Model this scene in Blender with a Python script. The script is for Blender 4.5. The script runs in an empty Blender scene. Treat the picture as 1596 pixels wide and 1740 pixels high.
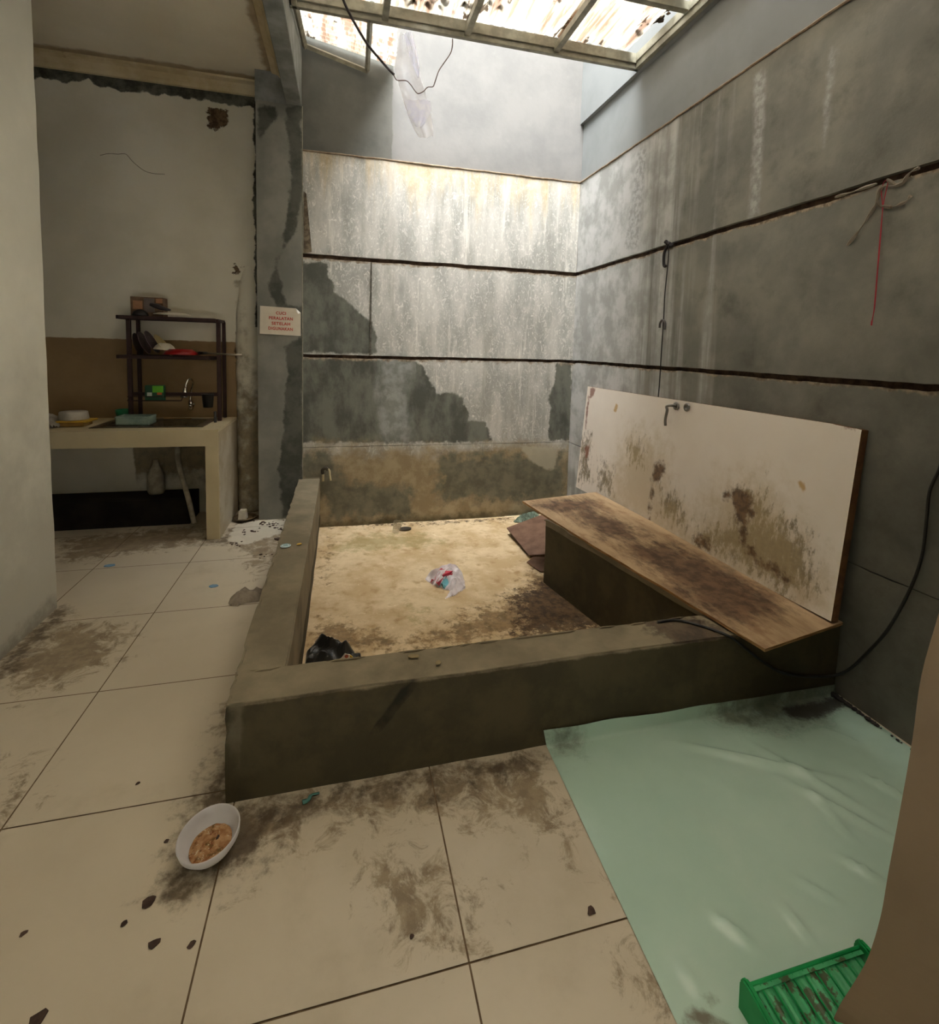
import bpy, bmesh, math, random
from mathutils import Vector, Matrix, noise
random.seed(7)
C = bpy.context.scene.collection
PI = math.pi
# ------------------------------------------------------------------ camera
CAM = Vector((-.2851, -1.0033, 1.4067))
CR = Vector((0.96894625, -0.24577142, 0.02719498)).normalized()
CU = Vector((-0.00567355, 0.08785406, 0.9961172)).normalized()
CF = Vector((0.24720633, 0.96533832, -0.08373146)).normalized()
FPX, PX, PY = 852.26, 799.94, 663.4
cam = bpy.data.cameras.new('camera'); camo = bpy.data.objects.new('camera', cam); C.objects.link(camo)
cam.sensor_fit = 'HORIZONTAL'; cam.sensor_width = 36; cam.lens = FPX/1596*36
cam.shift_x = -(PX-798)/1596; cam.shift_y = (PY-870)/1596; cam.clip_start = .02
M = Matrix((CR, CU, -CF)).transposed().to_4x4(); M.translation = CAM
camo.matrix_world = M
bpy.context.scene.camera = camo
# ------------------------------------------------------------------ light
w = bpy.data.worlds.new('sky'); bpy.context.scene.world = w; w.use_nodes = True
bg = w.node_tree.nodes['Background']; bg.inputs[0].default_value = (.96, .985, 1, 1); bg.inputs[1].default_value = 11.5
vs = bpy.context.scene.view_settings
vs.view_transform = 'Standard'; vs.look = 'None'; vs.gamma = 1; vs.use_curve_mapping = False; vs.exposure = 1.2
sun = bpy.data.lights.new('overcast_sun', 'SUN'); sun.energy = 2.6; sun.angle = math.radians(50); sun.color = (1, .98, .96)
suno = bpy.data.objects.new('overcast_sun', sun); C.objects.link(suno); suno.rotation_euler = Vector((.02, .20, -1)).to_track_quat('-Z', 'Y').to_euler(); suno.location = (0, 0, 8)

# ------------------------------------------------------------------ helpers
def s2l(c):
    return tuple(((x/255)/12.92 if x/255 <= .04045 else (((x/255)+.055)/1.055)**2.4) for x in c)+(1,)
def at(u, v, ax, val):
    d = CF + CR*((u-PX)/FPX) - CU*((v-PY)/FPX)
    i = 'xyz'.index(ax); t = (val-CAM[i])/d[i]
    return CAM + d*t
def tag(o, label=None, cat=None, group=None, kind=None):
    if label: o['label'] = label
    if cat: o['category'] = cat
    if group: o['group'] = group
    if kind: o['kind'] = kind
    return o
def empty(name, loc, label=None, cat=None, group=None, rot=(0, 0, 0)):
    o = bpy.data.objects.new(name, None); C.objects.link(o); o.location = loc; o.rotation_euler = rot
    o.empty_display_size = .05
    return tag(o, label, cat, group)
def obj(name, bm, mat, parent=None, smooth=False, world=False):
    """mesh object; world=True: vertices are in world space and the parent is an unrotated empty"""
    me = bpy.data.meshes.new(name)
    if world and parent is not None:
        off = Vector(parent.location)
        p = parent.parent
        while p: off += Vector(p.location); p = p.parent
        bmesh.ops.translate(bm, verts=bm.verts, vec=-off)
    bmesh.ops.recalc_face_normals(bm, faces=bm.faces)
    bm.to_mesh(me); bm.free()
    if smooth:
        for f in me.polygons: f.use_smooth = True
    o = bpy.data.objects.new(name, me); C.objects.link(o)
    if isinstance(mat, (list, tuple)):
        for m in mat: me.materials.append(m)
    else: me.materials.append(mat)
    o.parent = parent
    return o
def B(): return bmesh.new()
def box(bm, x0, x1, y0, y1, z0, z1, bev=0, mi=0):
    vs_ = [bm.verts.new((x, y, z)) for x in (x0, x1) for y in (y0, y1) for z in (z0, z1)]
    fs = [bm.faces.new([vs_[i] for i in f]) for f in ((0,1,3,2),(4,6,7,5),(0,4,5,1),(2,3,7,6),(0,2,6,4),(1,5,7,3))]
    for f in fs: f.material_index = mi
    if bev:
        bmesh.ops.bevel(bm, geom=list({e for f in fs for e in f.edges}), offset=bev, segments=2, affect='EDGES', profile=.5)
    return bm
def prism(bm, pts, d, mi=0):
    """closed polygon pts extruded by vector d"""
    d = Vector(d); a = [bm.verts.new(p) for p in pts]; b = [bm.verts.new(Vector(p)+d) for p in pts]; n = len(a)
    fs = [bm.faces.new(a), bm.faces.new(b[::-1])]
    for i in range(n): fs.append(bm.faces.new((a[i], b[i], b[(i+1) % n], a[(i+1) % n])))
    for f in fs: f.material_index = mi
    return bm
def smoothpath(pts, n=6):
    pts = [Vector(p) for p in pts]; out = []
    P_ = [pts[0]*2-pts[1]]+pts+[pts[-1]*2-pts[-2]]
    for i in range(1, len(P_)-2):
        p0, p1, p2, p3 = P_[i-1:i+3]
        for k in range(n):
            t = k/n
            out.append(.5*((2*p1)+(p2-p0)*t+(2*p0-5*p1+4*p2-p3)*t*t+(3*p1-p0-3*p2+p3)*t**3))
    out.append(pts[-1]); return out
def tube(bm, pts, r, seg=8, mi=0, cap=True):
    pts = [Vector(p) for p in pts]; rings = []; n = len(pts)
    rr = r if isinstance(r, (list, tuple)) else [r]*n
    up = None
    for i, p in enumerate(pts):
        t = (pts[min(i+1, n-1)]-pts[max(i-1, 0)]).normalized()
        if up is None:
            up = Vector((0, 0, 1)) if abs(t.z) < .9 else Vector((1, 0, 0))
        a = t.cross(up).normalized(); up = a.cross(t).normalized(); b = up
        rings.append([bm.verts.new(p+(a*math.cos(2*PI*k/seg)+b*math.sin(2*PI*k/seg))*rr[i]) for k in range(seg)])
    for i in range(n-1):
        for k in range(seg):
            f = bm.faces.new((rings[i][k], rings[i][(k+1) % seg], rings[i+1][(k+1) % seg], rings[i+1][k])); f.material_index = mi
    if cap:
        bm.faces.new(rings[0][::-1]).material_index = mi; bm.faces.new(rings[-1]).material_index = mi
    return bm
def lathe(bm, prof, seg=32, M_=None, sx=1, sy=1, mi=0):
    """prof: list of (r,z); closed ends when r==0"""
    M_ = M_ or Matrix.Identity(4); rings = []
    for r, z in prof:
        if r < 1e-6: rings.append([bm.verts.new(M_ @ Vector((0, 0, z)))])
        else: rings.append([bm.verts.new(M_ @ Vector((r*sx*math.cos(2*PI*k/seg), r*sy*math.sin(2*PI*k/seg), z))) for k in range(seg)])
    for a, b in zip(rings, rings[1:]):
        for k in range(seg):
            k2 = (k+1) % seg
            if len(a) == 1 and len(b) == 1: continue
            if len(a) == 1: f = bm.faces.new((a[0], b[k2], b[k]))
            elif len(b) == 1: f = bm.faces.new((a[k], a[k2], b[0]))
            else: f = bm.faces.new((a[k], a[k2], b[k2], b[k]))
            f.material_index = mi
    return bm
def poly_sd(poly):
    """signed distance (positive inside) to a 2D polygon"""
    poly = [(p[0], p[1]) for p in poly]; n = len(poly)
    def f(x, y):
        ins = False; dm = 1e9
        for i in range(n):
            x1, y1 = poly[i]; x2, y2 = poly[(i+1) % n]
            if (y1 > y) != (y2 > y) and x < (x2-x1)*(y-y1)/(y2-y1)+x1: ins = not ins
            dx, dy = x2-x1, y2-y1
            t = max(0, min(1, ((x-x1)*dx+(y-y1)*dy)/(dx*dx+dy*dy+1e-12)))
            dd = (x-x1-dx*t)**2+(y-y1-dy*t)**2
            dm = min(dm, dd)
        dm = math.sqrt(dm)
        return dm if ins else -dm
    return f
def pxpoly(pts, ax, val):
    """photo outline laid on the plane ax=val -> 2D coordinates of that plane"""
    r = []
    for u, v in pts:
        p = at(u, v, ax, val)
        r.append({'x': (p.y, p.z), 'y': (p.x, p.z), 'z': (p.x, p.y)}[ax])
    return r
def field(polys, ax, val):
    fs = [poly_sd(pxpoly(p, ax, val)) for p in polys]
    def f(co):
        a, b = {'x': (co[1], co[2]), 'y': (co[0], co[2]), 'z': (co[0], co[1])}[ax]
        return max(-1.0, min(1.0, max(g(a, b) for g in fs)))
    return f
def attrs(o, d):
    me = o.data
    for nm, fn in d.items():
        a = me.attributes.new(nm, 'FLOAT', 'POINT')
        a.data.foreach_set('value', [fn(v.co) for v in me.vertices])
def gridbm(bm, o, du, dv, nu, nv, disp=None):
    o, du, dv = Vector(o), Vector(du), Vector(dv)
    g = [[bm.verts.new(o+du*(i/nu)+dv*(j/nv)) for j in range(nv+1)] for i in range(nu+1)]
    if disp:
        for r in g:
            for v in r: v.co = disp(v.co)
    for i in range(nu):
        for j in range(nv): bm.faces.new((g[i][j], g[i+1][j], g[i+1][j+1], g[i][j+1]))
    return g
# ------------------------------------------------------------------ materials
class NT:
    def __init__(s, name):
        s.m = bpy.data.materials.new(name); s.m.use_nodes = True; s.t = s.m.node_tree
        s.b = s.t.nodes['Principled BSDF']; s.pos = s.t.nodes.new('ShaderNodeNewGeometry').outputs['Position']
        s.tc = s.t.nodes.new('ShaderNodeTexCoord').outputs['Object']; s.co = s.pos
    def n(s, ty, **k):
        x = s.t.nodes.new('ShaderNode'+ty)
        for a, v in k.items(): setattr(x, a, v)
        return x
    def link(s, a, b): s.t.links.new(a, b)
    def noise(s, scale, detail=6, stretch=None, rough=.6, off=0, warp=0):
        x = s.n('TexNoise'); x.inputs['Scale'].default_value = scale; x.inputs['Detail'].default_value = detail
        x.inputs['Roughness'].default_value = rough; x.inputs['Distortion'].default_value = warp
        mp = s.n('Mapping'); mp.inputs['Scale'].default_value = stretch or (1, 1, 1); mp.inputs['Location'].default_value = (off, off*1.7, off*.6)
        s.link(s.co, mp.inputs['Vector']); s.link(mp.outputs[0], x.inputs['Vector'])
        return x.outputs['Fac']
    def math(s, op, a, b=0, c=None):
        x = s.n('Math', operation=op)
        for i, q in enumerate((a, b, c)):
            if q is None: continue
            if isinstance(q, (int, float)): x.inputs[i].default_value = q
            else: s.link(q, x.inputs[i])
        return x.outputs[0]
    def attr(s, nm): x = s.n('Attribute'); x.attribute_name = nm; return x.outputs['Fac']
    def ramp(s, x, lo, hi, a=0, b=1, smooth=True):
        r = s.n('MapRange'); r.interpolation_type = 'SMOOTHSTEP' if smooth else 'LINEAR'
        s.link(x, r.inputs[0])
        for i, v in enumerate((lo, hi, a, b)): r.inputs[i+1].default_value = v
        return r.outputs[0]
    def mix(s, f, a, b):
        x = s.n('Mix'); x.data_type = 'RGBA'
        for sock, v in ((x.inputs[0], f), (x.inputs[6], a), (x.inputs[7], b)):
            if isinstance(v, (int, float)): sock.default_value = v
            elif isinstance(v, tuple): sock.default_value = v
            else: s.link(v, sock)
        return x.outputs[2]
    def bump(s, h, strength=.3, dist=.005):
        x = s.n('Bump'); x.inputs['Strength'].default_value = strength; x.inputs['Distance'].default_value = dist
        s.link(h, x.inputs['Height']); s.link(x.outputs[0], s.b.inputs['Normal'])
def rmat(name, c1, c2, scale=3, detail=8, layers=(), rough=.8, bump=.3, bscale=60, bdist=.004, stretch=None, spec=.3, metal=0, local=False, lo=.35, hi=.65):
    t = NT(name)
    if local: t.co = t.tc
    base = t.mix(t.ramp(t.noise(scale, detail, stretch), lo, hi), s2l(c1), s2l(c2))
    rg = None
    for i, L in enumerate(layers):
        nz = t.noise(L.get('s', 8), L.get('d', 8), L.get('st'), L.get('r', .65), off=3.1*(i+1), warp=L.get('w', 0))
        x = t.math('MULTIPLY_ADD', t.math('SUBTRACT', nz, .5), 2*L.get('amp', .1), L.get('bias', 0))
        if 'a' in L: x = t.math('ADD', x, t.math('MULTIPLY', t.attr(L['a']), L.get('k', 1)))
        f = t.ramp(x, -L.get('soft', .02), L.get('soft', .02), 0, L.get('max', 1))
        col = s2l(L['c'])
        if 'c2' in L: col = t.mix(t.ramp(t.noise(L.get('cs', 12), 6, L.get('cst'), .65, off=7+i), .38, .62), s2l(L['c']), s2l(L['c2']))
        base = t.mix(f, base, col)
        if 'rough' in L:
            q = t.n('Mix'); q.data_type = 'FLOAT'; t.link(f, q.inputs[0])
            if rg is None: q.inputs[2].default_value = rough
            else: t.link(rg, q.inputs[2])
            q.inputs[3].default_value = L['rough']; rg = q.outputs[0]
    t.link(base, t.b.inputs['Base Color']); t.b.inputs['Roughness'].default_value = rough
    if rg is not None: t.link(rg, t.b.inputs['Roughness'])
    t.b.inputs['Specular IOR Level'].default_value = spec; t.b.inputs['Metallic'].default_value = metal
    if bump: t.bump(t.noise(bscale, 6, None, .7), bump, bdist)
    return t.m
def plain(name, c, rough=.5, metal=0, spec=.5, alpha=None, trans=0, bump=0, bscale=80, var=.12, thin=0):
    """procedural: slight tone variation over the surface"""
    t = NT(name); t.co = t.tc
    l = s2l(c); d = tuple(x*(1-var*2) for x in l[:3])+(1,)
    t.link(t.mix(t.ramp(t.noise(14, 6), .35, .65), d, l), t.b.inputs['Base Color'])
    t.b.inputs['Roughness'].default_value = rough; t.b.inputs['Metallic'].default_value = metal
    t.b.inputs['Specular IOR Level'].default_value = spec; t.b.inputs['Transmission Weight'].default_value = trans
    if alpha is not None: t.b.inputs['Alpha'].default_value = alpha
    if bump: t.bump(t.noise(bscale, 4), bump, .003)
    return t.m
def translucent(name, c, c2, fac=.6, scale=8, rough=.4, stretch=None, transp=0, layers=()):
    t = NT(name); base = t.mix(t.ramp(t.noise(scale, 8, stretch), .4, .62), s2l(c), s2l(c2))
    for i, L in enumerate(layers):
        nz = t.noise(L['s'], 8, L.get('st'), .65, off=3.1*(i+1))
        f = t.ramp(t.math('MULTIPLY_ADD', t.math('SUBTRACT', nz, .5), 2, L['bias']), -L.get('soft', .05), L.get('soft', .05), 0, L.get('max', 1))
        base = t.mix(f, base, s2l(L['c']))
    t.link(base, t.b.inputs['Base Color']); t.b.inputs['Roughness'].default_value = rough
    tr = t.n('BsdfTranslucent'); t.link(base, tr.inputs[0])
    mx = t.n('MixShader'); mx.inputs[0].default_value = fac
    t.link(t.b.outputs[0], mx.inputs[1]); t.link(tr.outputs[0], mx.inputs[2]); out = mx.outputs[0]
    if transp:
        tp = t.n('BsdfTransparent'); m2 = t.n('MixShader'); m2.inputs[0].default_value = transp
        t.link(out, m2.inputs[1]); t.link(tp.outputs[0], m2.inputs[2]); out = m2.outputs[0]
    t.link(out, t.t.nodes['Material Output'].inputs[0])
    return t.m

# dimensions ------------------------------------------------------------------
XR, YB, YK = 1.74, 3.195, 3.45
ZT, ZM, ZL, ZS = 2.89, 2.095, 1.312, .572
XL = -.60
Z0 = -.1
# ------------------------------------------------------------------ materials of the setting
m_back = rmat('stained_concrete_panel', (156, 155, 148), (192, 189, 181), scale=7, detail=12, stretch=(1, 1, .3), rough=.85, bump=.35, bscale=45, layers=[
    dict(s=26, st=(1, 1, .6), amp=.5, bias=-.09, soft=.09, c=(226, 222, 213), max=.85, w=2.5, r=.7),
    dict(s=14, st=(1, 1, .07), amp=.5, bias=-.13, soft=.05, c=(228, 224, 214), max=.55),
    dict(s=7, st=(1, 1, .12), amp=.5, bias=-.10, soft=.12, c=(140, 137, 126), max=.6),
    dict(a='top', s=9, st=(1, 1, .1), amp=.45, bias=-.12, soft=.12, c=(186, 160, 112), c2=(214, 194, 156), max=.6),
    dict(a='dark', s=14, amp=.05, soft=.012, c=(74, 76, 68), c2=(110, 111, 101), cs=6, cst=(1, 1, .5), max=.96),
    dict(a='pale', s=10, amp=.12, soft=.06, st=(1, 1, .3), c=(176, 178, 174), c2=(140, 142, 136), max=.6),
    dict(a='low', s=6, amp=.18, soft=.08, c=(140, 122, 90), c2=(164, 148, 116), cs=8, max=.92),
    dict(a='lowdark', s=12, amp=.20, soft=.06, c=(82, 86, 76), c2=(112, 110, 96), cs=9, max=.8),
    dict(a='lowpale', s=14, amp=.05, soft=.015, c=(176, 168, 146), max=.8),
    dict(a='lip', s=20, st=(1, 1, .6), amp=.016, bias=-.002, soft=.004, c=(170, 154, 132), c2=(110, 94, 76), cs=30, max=.85, r=.7),
    dict(a='moss', s=10, amp=.10, soft=.05, c=(56, 56, 34), c2=(78, 66, 40), max=.8),
])
m_upper = rmat('grey_painted_plaster', (110, 108, 105), (122, 119, 115), scale=2.5, rough=.8, bump=.25, bscale=25, layers=[
    dict(s=9, amp=.5, bias=-.2, soft=.1, c=(132, 129, 124), max=.6),
    dict(a='plaster_shade', s=6, amp=.02, soft=.008, c=(86, 86, 80), c2=(98, 96, 89), cs=3, max=1),  # left part darker: second plaster plus awning shade put into the colour
])
LIPZ = [(2.095, 1), (1.312, 1), (.572, .3)]
m_right = rmat('grey_concrete_panel', (114, 114, 107), (136, 134, 125), scale=3, detail=10, rough=.85, bump=.35, bscale=40, layers=[
    dict(s=22, amp=.5, bias=-.22, soft=.10, c=(146, 144, 134), max=.55, w=1),
    dict(s=5, amp=.5, bias=-.14, soft=.14, c=(84, 85, 78), max=.7),
    dict(a='streak', s=9, st=(1, 1, .05), amp=.42, soft=.13, c=(196, 196, 194), c2=(160, 160, 156), cs=5, max=.8),
    dict(a='line', s=16, amp=.02, soft=.02, c=(182, 182, 180), c2=(140, 140, 136), cs=30, max=.75),
    dict(a='lip', s=20, st=(1, 1, .6), amp=.016, bias=-.002, soft=.004, c=(170, 154, 132), c2=(110, 94, 76), cs=30, max=.85, r=.7),
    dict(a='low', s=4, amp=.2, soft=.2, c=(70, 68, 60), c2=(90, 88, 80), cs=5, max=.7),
    dict(s=60, amp=.5, bias=-.30, soft=.05, c=(60, 58, 52), max=.5),
])
m_joint = rmat('dark_brown_joint', (52, 38, 30), (84, 66, 52), scale=20, rough=.95)
m_pillar = rmat('dark_cement_render', (112, 112, 104), (134, 132, 123), scale=3, rough=.85, bump=.25, layers=[
    dict(a='dark', s=9, amp=.05, soft=.012, c=(62, 64, 57), c2=(84, 85, 77), cs=7, max=.95),
    dict(s=25, amp=.5, bias=-.26, soft=.08, c=(160, 158, 148), max=.5)])
m_kit = rmat('dirty_cream_wall_paint', (202, 196, 176), (214, 208, 190), scale=1.5, rough=.8, bump=.15, bscale=30, layers=[
    dict(a='tan', s=20, amp=.004, soft=.003, c=(140, 116, 84), c2=(150, 126, 92), cs=2),
    dict(s=34, amp=.5, bias=-.36, soft=.04, c=(92, 84, 66), max=.7),
    dict(a='dirty', s=9, amp=.22, soft=.08, c=(128, 112, 80), c2=(92, 80, 56), max=.8),
    dict(a='bare', s=12, amp=.035, soft=.006, c=(56, 54, 46), c2=(96, 96, 84), cs=9),
    dict(a='hole', s=26, amp=.055, soft=.006, c=(64, 46, 28), c2=(110, 90, 66), cs=30)])
m_wleft = rmat('worn_white_wall_paint', (216, 213, 198), (228, 225, 210), scale=1.6, rough=.75, bump=.2, bscale=25, layers=[
    dict(a='foot', s=8, amp=.12, soft=.05, c=(90, 76, 58), c2=(130, 116, 94), max=.9),
    dict(s=16, amp=.5, bias=-.27, soft=.03, c=(100, 90, 76), max=.75),
    dict(a='grey', s=4, amp=.3, soft=.2, c=(168, 164, 150), max=.6)])
m_ceil = rmat('cream_ceiling_board', (206, 198, 176), (216, 208, 186), scale=1.2, rough=.85, bump=.05, layers=[
    dict(a='edge', s=6, amp=.05, soft=.02, c=(128, 106, 74), c2=(150, 128, 92), max=.8)])
m_cornice = rmat('yellowed_cornice_paint', (178, 160, 122), (196, 180, 146), scale=6, rough=.8, bump=.1, layers=[
    dict(s=10, amp=.5, bias=-.2, soft=.08, c=(120, 96, 62), max=.7)])
m_beam = rmat('weathered_beam_render', (110, 112, 106), (140, 142, 138), scale=5, rough=.85)
m_tile = rmat('beige_floor_tile', (192, 180, 158), (202, 190, 168), scale=1.2, rough=.42, bump=.04, bscale=12, spec=.45, layers=[
    dict(s=3, amp=.5, bias=-.16, soft=.15, c=(170, 157, 132), max=.6),
    dict(a='dirt', s=11, amp=.42, bias=-.05, soft=.07, c=(108, 90, 66), c2=(140, 122, 94), cs=18, max=.8, rough=.75, r=.78, w=.6),
    dict(a='heavy', s=12, amp=.22, soft=.06, c=(72, 58, 42), c2=(100, 84, 62), cs=10, max=.9, rough=.8, r=.72),
    dict(s=30, amp=.5, bias=-.36, soft=.03, c=(104, 86, 62), max=.7),
    dict(a='pool', s=14, amp=.07, soft=.01, c=(212, 205, 188), max=.8, rough=.25)])
m_grout = rmat('dark_floor_grout', (96, 78, 58), (124, 104, 80), scale=20, rough=.9)
m_curb = rmat('raw_cement_render', (118, 108, 88), (140, 129, 106), scale=4, detail=10, rough=.85, bump=.4, bscale=45, layers=[
    dict(s=3, amp=.5, bias=-.1, soft=.12, c=(96, 88, 70), max=.7),
    dict(s=28, amp=.5, bias=-.26, soft=.08, c=(166, 156, 132), max=.5),
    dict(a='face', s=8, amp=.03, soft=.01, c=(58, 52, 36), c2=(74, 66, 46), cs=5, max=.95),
    dict(a='patch', s=10, amp=.02, soft=.008, c=(104, 98, 80), max=.85),
    dict(a='mark', s=20, amp=.008, soft=.006, c=(26, 26, 22), max=.9),
    dict(a='mud', s=22, amp=.12, soft=.03, c=(58, 46, 40), c2=(90, 76, 60), max=.85)])
m_basin = rmat('weathered_basin_screed', (190, 164, 124), (216, 194, 158), scale=5, detail=10, rough=.85, bump=.5, bscale=40, bdist=.006, layers=[
    dict(s=12, amp=.5, bias=-.12, soft=.12, c=(160, 128, 84), max=.75),
    dict(s=18, amp=.5, bias=-.16, soft=.08, c=(238, 222, 188), max=.6, w=1),
    dict(a='dirty', s=16, amp=.42, bias=-.07, soft=.06, c=(96, 76, 48), c2=(140, 112, 76), cs=22, max=.8, r=.78),
    dict(a='damp', s=22, amp=.40, bias=-.05, soft=.05, c=(50, 36, 26), c2=(92, 70, 46), cs=24, max=.9, r=.78),
    dict(a='moss', s=14, amp=.45, bias=-.08, soft=.10, c=(128, 118, 60), max=.5, r=.75)])
# ------------------------------------------------------------------ floor
GX = [-3.6, -3.0, -2.38, -1.757, -1.224, -.600, .004, .60, 1.20, 1.80]
GY = [-2.4, -1.8, -1.2, -.60, -.006, .600, 1.19, 1.80, 2.425, 3.02, 3.62]
bm = B(); g = .0023
for i in range(len(GX)-1):
    for j in range(len(GY)-1):
        x0, x1, y0, y1 = GX[i]+g, GX[i+1]-g, GY[j]+g, GY[j+1]-g
        if x0 > -.61 and y0 > .59: continue
        near = (y0 > -.7)
        n = 22 if near else 4
        gridbm(bm, (x0, y0, 0), (x1-x0, 0, 0), (0, y1-y0, 0), n, n)
        k = 0
for (x0, x1, y0, y1) in ((-3.6, -.56, -2.4, 3.62), (-.56, 1.8, -2.4, .62)):
    f = bm.faces.new([bm.verts.new(p) for p in ((x0, y0, -.0025), (x1, y0, -.0025), (x1, y1, -.0025), (x0, y1, -.0025))]); f.material_index = 1
floor = obj('floor', bm, [m_tile, m_grout]); tag(floor, kind='structure')
attrs(floor, {
    'dirt': field([[(440, 1370), (735, 1310), (925, 1280), (1030, 1450), (1060, 1500), (930, 1420), (800, 1395), (640, 1400), (520, 1430), (420, 1480), (400, 1400)],
                   [(610, 1455), (700, 1440), (780, 1500), (790, 1600), (720, 1610), (640, 1560)],
                   [(770, 1480), (810, 1520), (830, 1600), (790, 1610)],
                   [(0, 1128), (110, 1050), (230, 1060), (200, 1130), (60, 1180), (0, 1190)],
                   [(1060, 1600), (1110, 1640), (1150, 1740), (1080, 1740)],
                   [(380, 900), (490, 880), (470, 960), (430, 985), (400, 930)],
                   [(100, 915), (340, 890), (350, 925), (100, 960)],
                   [(0, 1290), (50, 1290), (40, 1370), (0, 1400)]], 'z', 0),
    'heavy': field([[(370, 1370), (450, 1368), (700, 1318), (920, 1284), (900, 1300), (760, 1340), (620, 1350), (480, 1400), (440, 1450), (380, 1500), (290, 1510), (300, 1440), (330, 1385)],
                    [(0, 1120), (97, 1034), (110, 1040), (20, 1145), (0, 1150)],
                    [(345, 915), (385, 915), (404, 885), (400, 872), (440, 872), (495, 872), (495, 880), (440, 884), (395, 905), (380, 925), (350, 925)],
                    [(370, 1300), (390, 1190), (386, 1370), (340, 1375)]], 'z', 0),
    'pool': field([[(400, 892), (440, 884), (490, 884), (480, 905), (420, 925), (390, 920)]], 'z', 0),
})
# ------------------------------------------------------------------ walls of panels
def panel_wall(name, mat, bounds, origin, along, length, normal, res=.04, depth=.03, seed=0):
    """stack of concrete panels with open joints; normal points into the room"""
    bm = B(); a = Vector(along); nrm = Vector(normal); o = Vector(origin)
    nu = int(length/res)
    for (z0, z1) in bounds:
        nv = max(2, int((z1-z0)/res)); rows = []
        for i in range(nu+1):
            col = []
            for j in range(-1, nv+2):
                jj = max(0, min(nv, j)); p = o+a*(length*i/nu); z = z0+(z1-z0)*jj/nv
                e = noise.noise(Vector((p.x*9+seed, p.y*9, z*3)))*.006 + noise.noise(Vector((p.x*40+seed, p.y*40, z*3)))*.004
                if jj == 0 and z0 > -.05: z += e*.5+.0
                if jj == nv: z += e
                w_ = noise.noise(Vector((p.x*3+seed, p.y*3, z*3)))*.004
                q = Vector((p.x, p.y, z)) + nrm*(w_ if 0 <= j <= nv else -depth)
                col.append(bm.verts.new(q))
            rows.append(col)
        for i in range(nu):
            for j in range(len(rows[0])-1): bm.faces.new((rows[i][j], rows[i+1][j], rows[i+1][j+1], rows[i][j+1]))
    # back of the joints
    z0 = bounds[0][0]; z1 = bounds[-1][1]
    b = o-nrm*(depth-.004); e = b+a*length
    f = bm.faces.new([bm.verts.new(p) for p in ((b.x, b.y, z0), (e.x, e.y, z0), (e.x, e.y, z1), (b.x, b.y, z1))]); f.material_index = 1
    # solid backing so that no light comes through
    bk = b-nrm*.12-a*.3; ek = e-nrm*.12+a*.3
    f = bm.faces.new([bm.verts.new(p) for p in ((bk.x, bk.y, z0), (ek.x, ek.y, z0), (ek.x, ek.y, z1), (bk.x, bk.y, z1))]); f.material_index = 1
    o_ = obj(name, bm, [mat, m_joint]); tag(o_, kind='structure'); return o_
G_ = .013
wb = panel_wall('wall_back', m_back, [(Z0-.02, ZS-.002), (ZS+.002, ZL-G_), (ZL+G_, ZM-G_-.003), (ZM+G_+.003, ZT-.006)], (XL, YB, 0), (1, 0, 0), XR-XL, (0, -1, 0), res=.03)
yb = 'y'
def wf(polys): return field(polys, 'y', YB)
def lipf(co): return max(.016-abs(co[2]-(z_-.024)) for z_ in (ZM, ZL))
attrs(wb, {
    'lip': lipf,
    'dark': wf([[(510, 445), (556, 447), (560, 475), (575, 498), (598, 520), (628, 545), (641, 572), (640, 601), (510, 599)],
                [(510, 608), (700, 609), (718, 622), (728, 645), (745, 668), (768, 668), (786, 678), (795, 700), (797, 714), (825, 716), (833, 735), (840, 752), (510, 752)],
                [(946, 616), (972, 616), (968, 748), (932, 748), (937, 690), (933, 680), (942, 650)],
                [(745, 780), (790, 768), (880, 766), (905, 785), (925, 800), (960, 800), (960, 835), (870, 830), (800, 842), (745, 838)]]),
    'pale': wf([[(645, 600), (690, 600), (700, 750), (645, 750)], [(690, 612), (705, 612), (700, 640), (690, 640)]]),
    'top': lambda co: (.16 - abs(co[2]-(ZT-.02))*.5) if co[2] > ZM else -.6,
    'low': lambda co: min(.4, (ZS-.03-co[2])*.8),
    'lowdark': wf([[(745, 775), (960, 770), (960, 850), (745, 850)], [(510, 760), (560, 770), (620, 850), (555, 860), (510, 800)], [(560, 820), (700, 830), (700, 880), (560, 880)]]),
    'lowpale': wf([[(884, 758), (945, 760), (944, 795), (930, 798), (900, 782)]]),
    'moss': lambda co: .05-(co[2]-Z0)*1.1,
})
# upper plaster of the back wall, a touch behind the panels
bm = B(); box(bm, XL-.2, XR+.2, YB+.012, YB+.2, ZT-.03, 6.2)  # top carried far above the roof, unseen, to cut sky light
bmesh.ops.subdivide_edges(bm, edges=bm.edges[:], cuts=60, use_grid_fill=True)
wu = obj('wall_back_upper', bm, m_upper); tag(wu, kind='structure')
attrs(wu, {'plaster_shade': field([[(480, -300), (666, -300), (668, 120), (667, 262), (667, 300), (480, 300)]], 'y', YB)})
wr = panel_wall('wall_right', m_right, [(-.12, ZS-.004), (ZS+.002, ZL-G_), (ZL+G_, ZM-G_-.003), (ZM+G_+.003, ZT-.006)], (XR, -2.6, 0), (0, 1, 0), YB+2.6, (-1, 0, 0), res=.04, seed=5)
attrs(wr, {
    'lip': lipf,
    'streak': lambda co: max(-.5, min(.2, (co[1]-1.9)*.30)) - max(0, .9-co[2])*.3,
    'line': field([[(1283, 128), (1302, 118), (1296, 250), (1288, 365), (1272, 372), (1280, 250)],
                   [(1412, 80), (1424, 78), (1400, 250), (1395, 235)],
                   [(1085, 250), (1100, 250), (1085, 420), (1060, 425)]], 'x', XR),
    'low': lambda co: (1.25-co[2])*.35 if co[1] < 1.4 else -.3,
})
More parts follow.
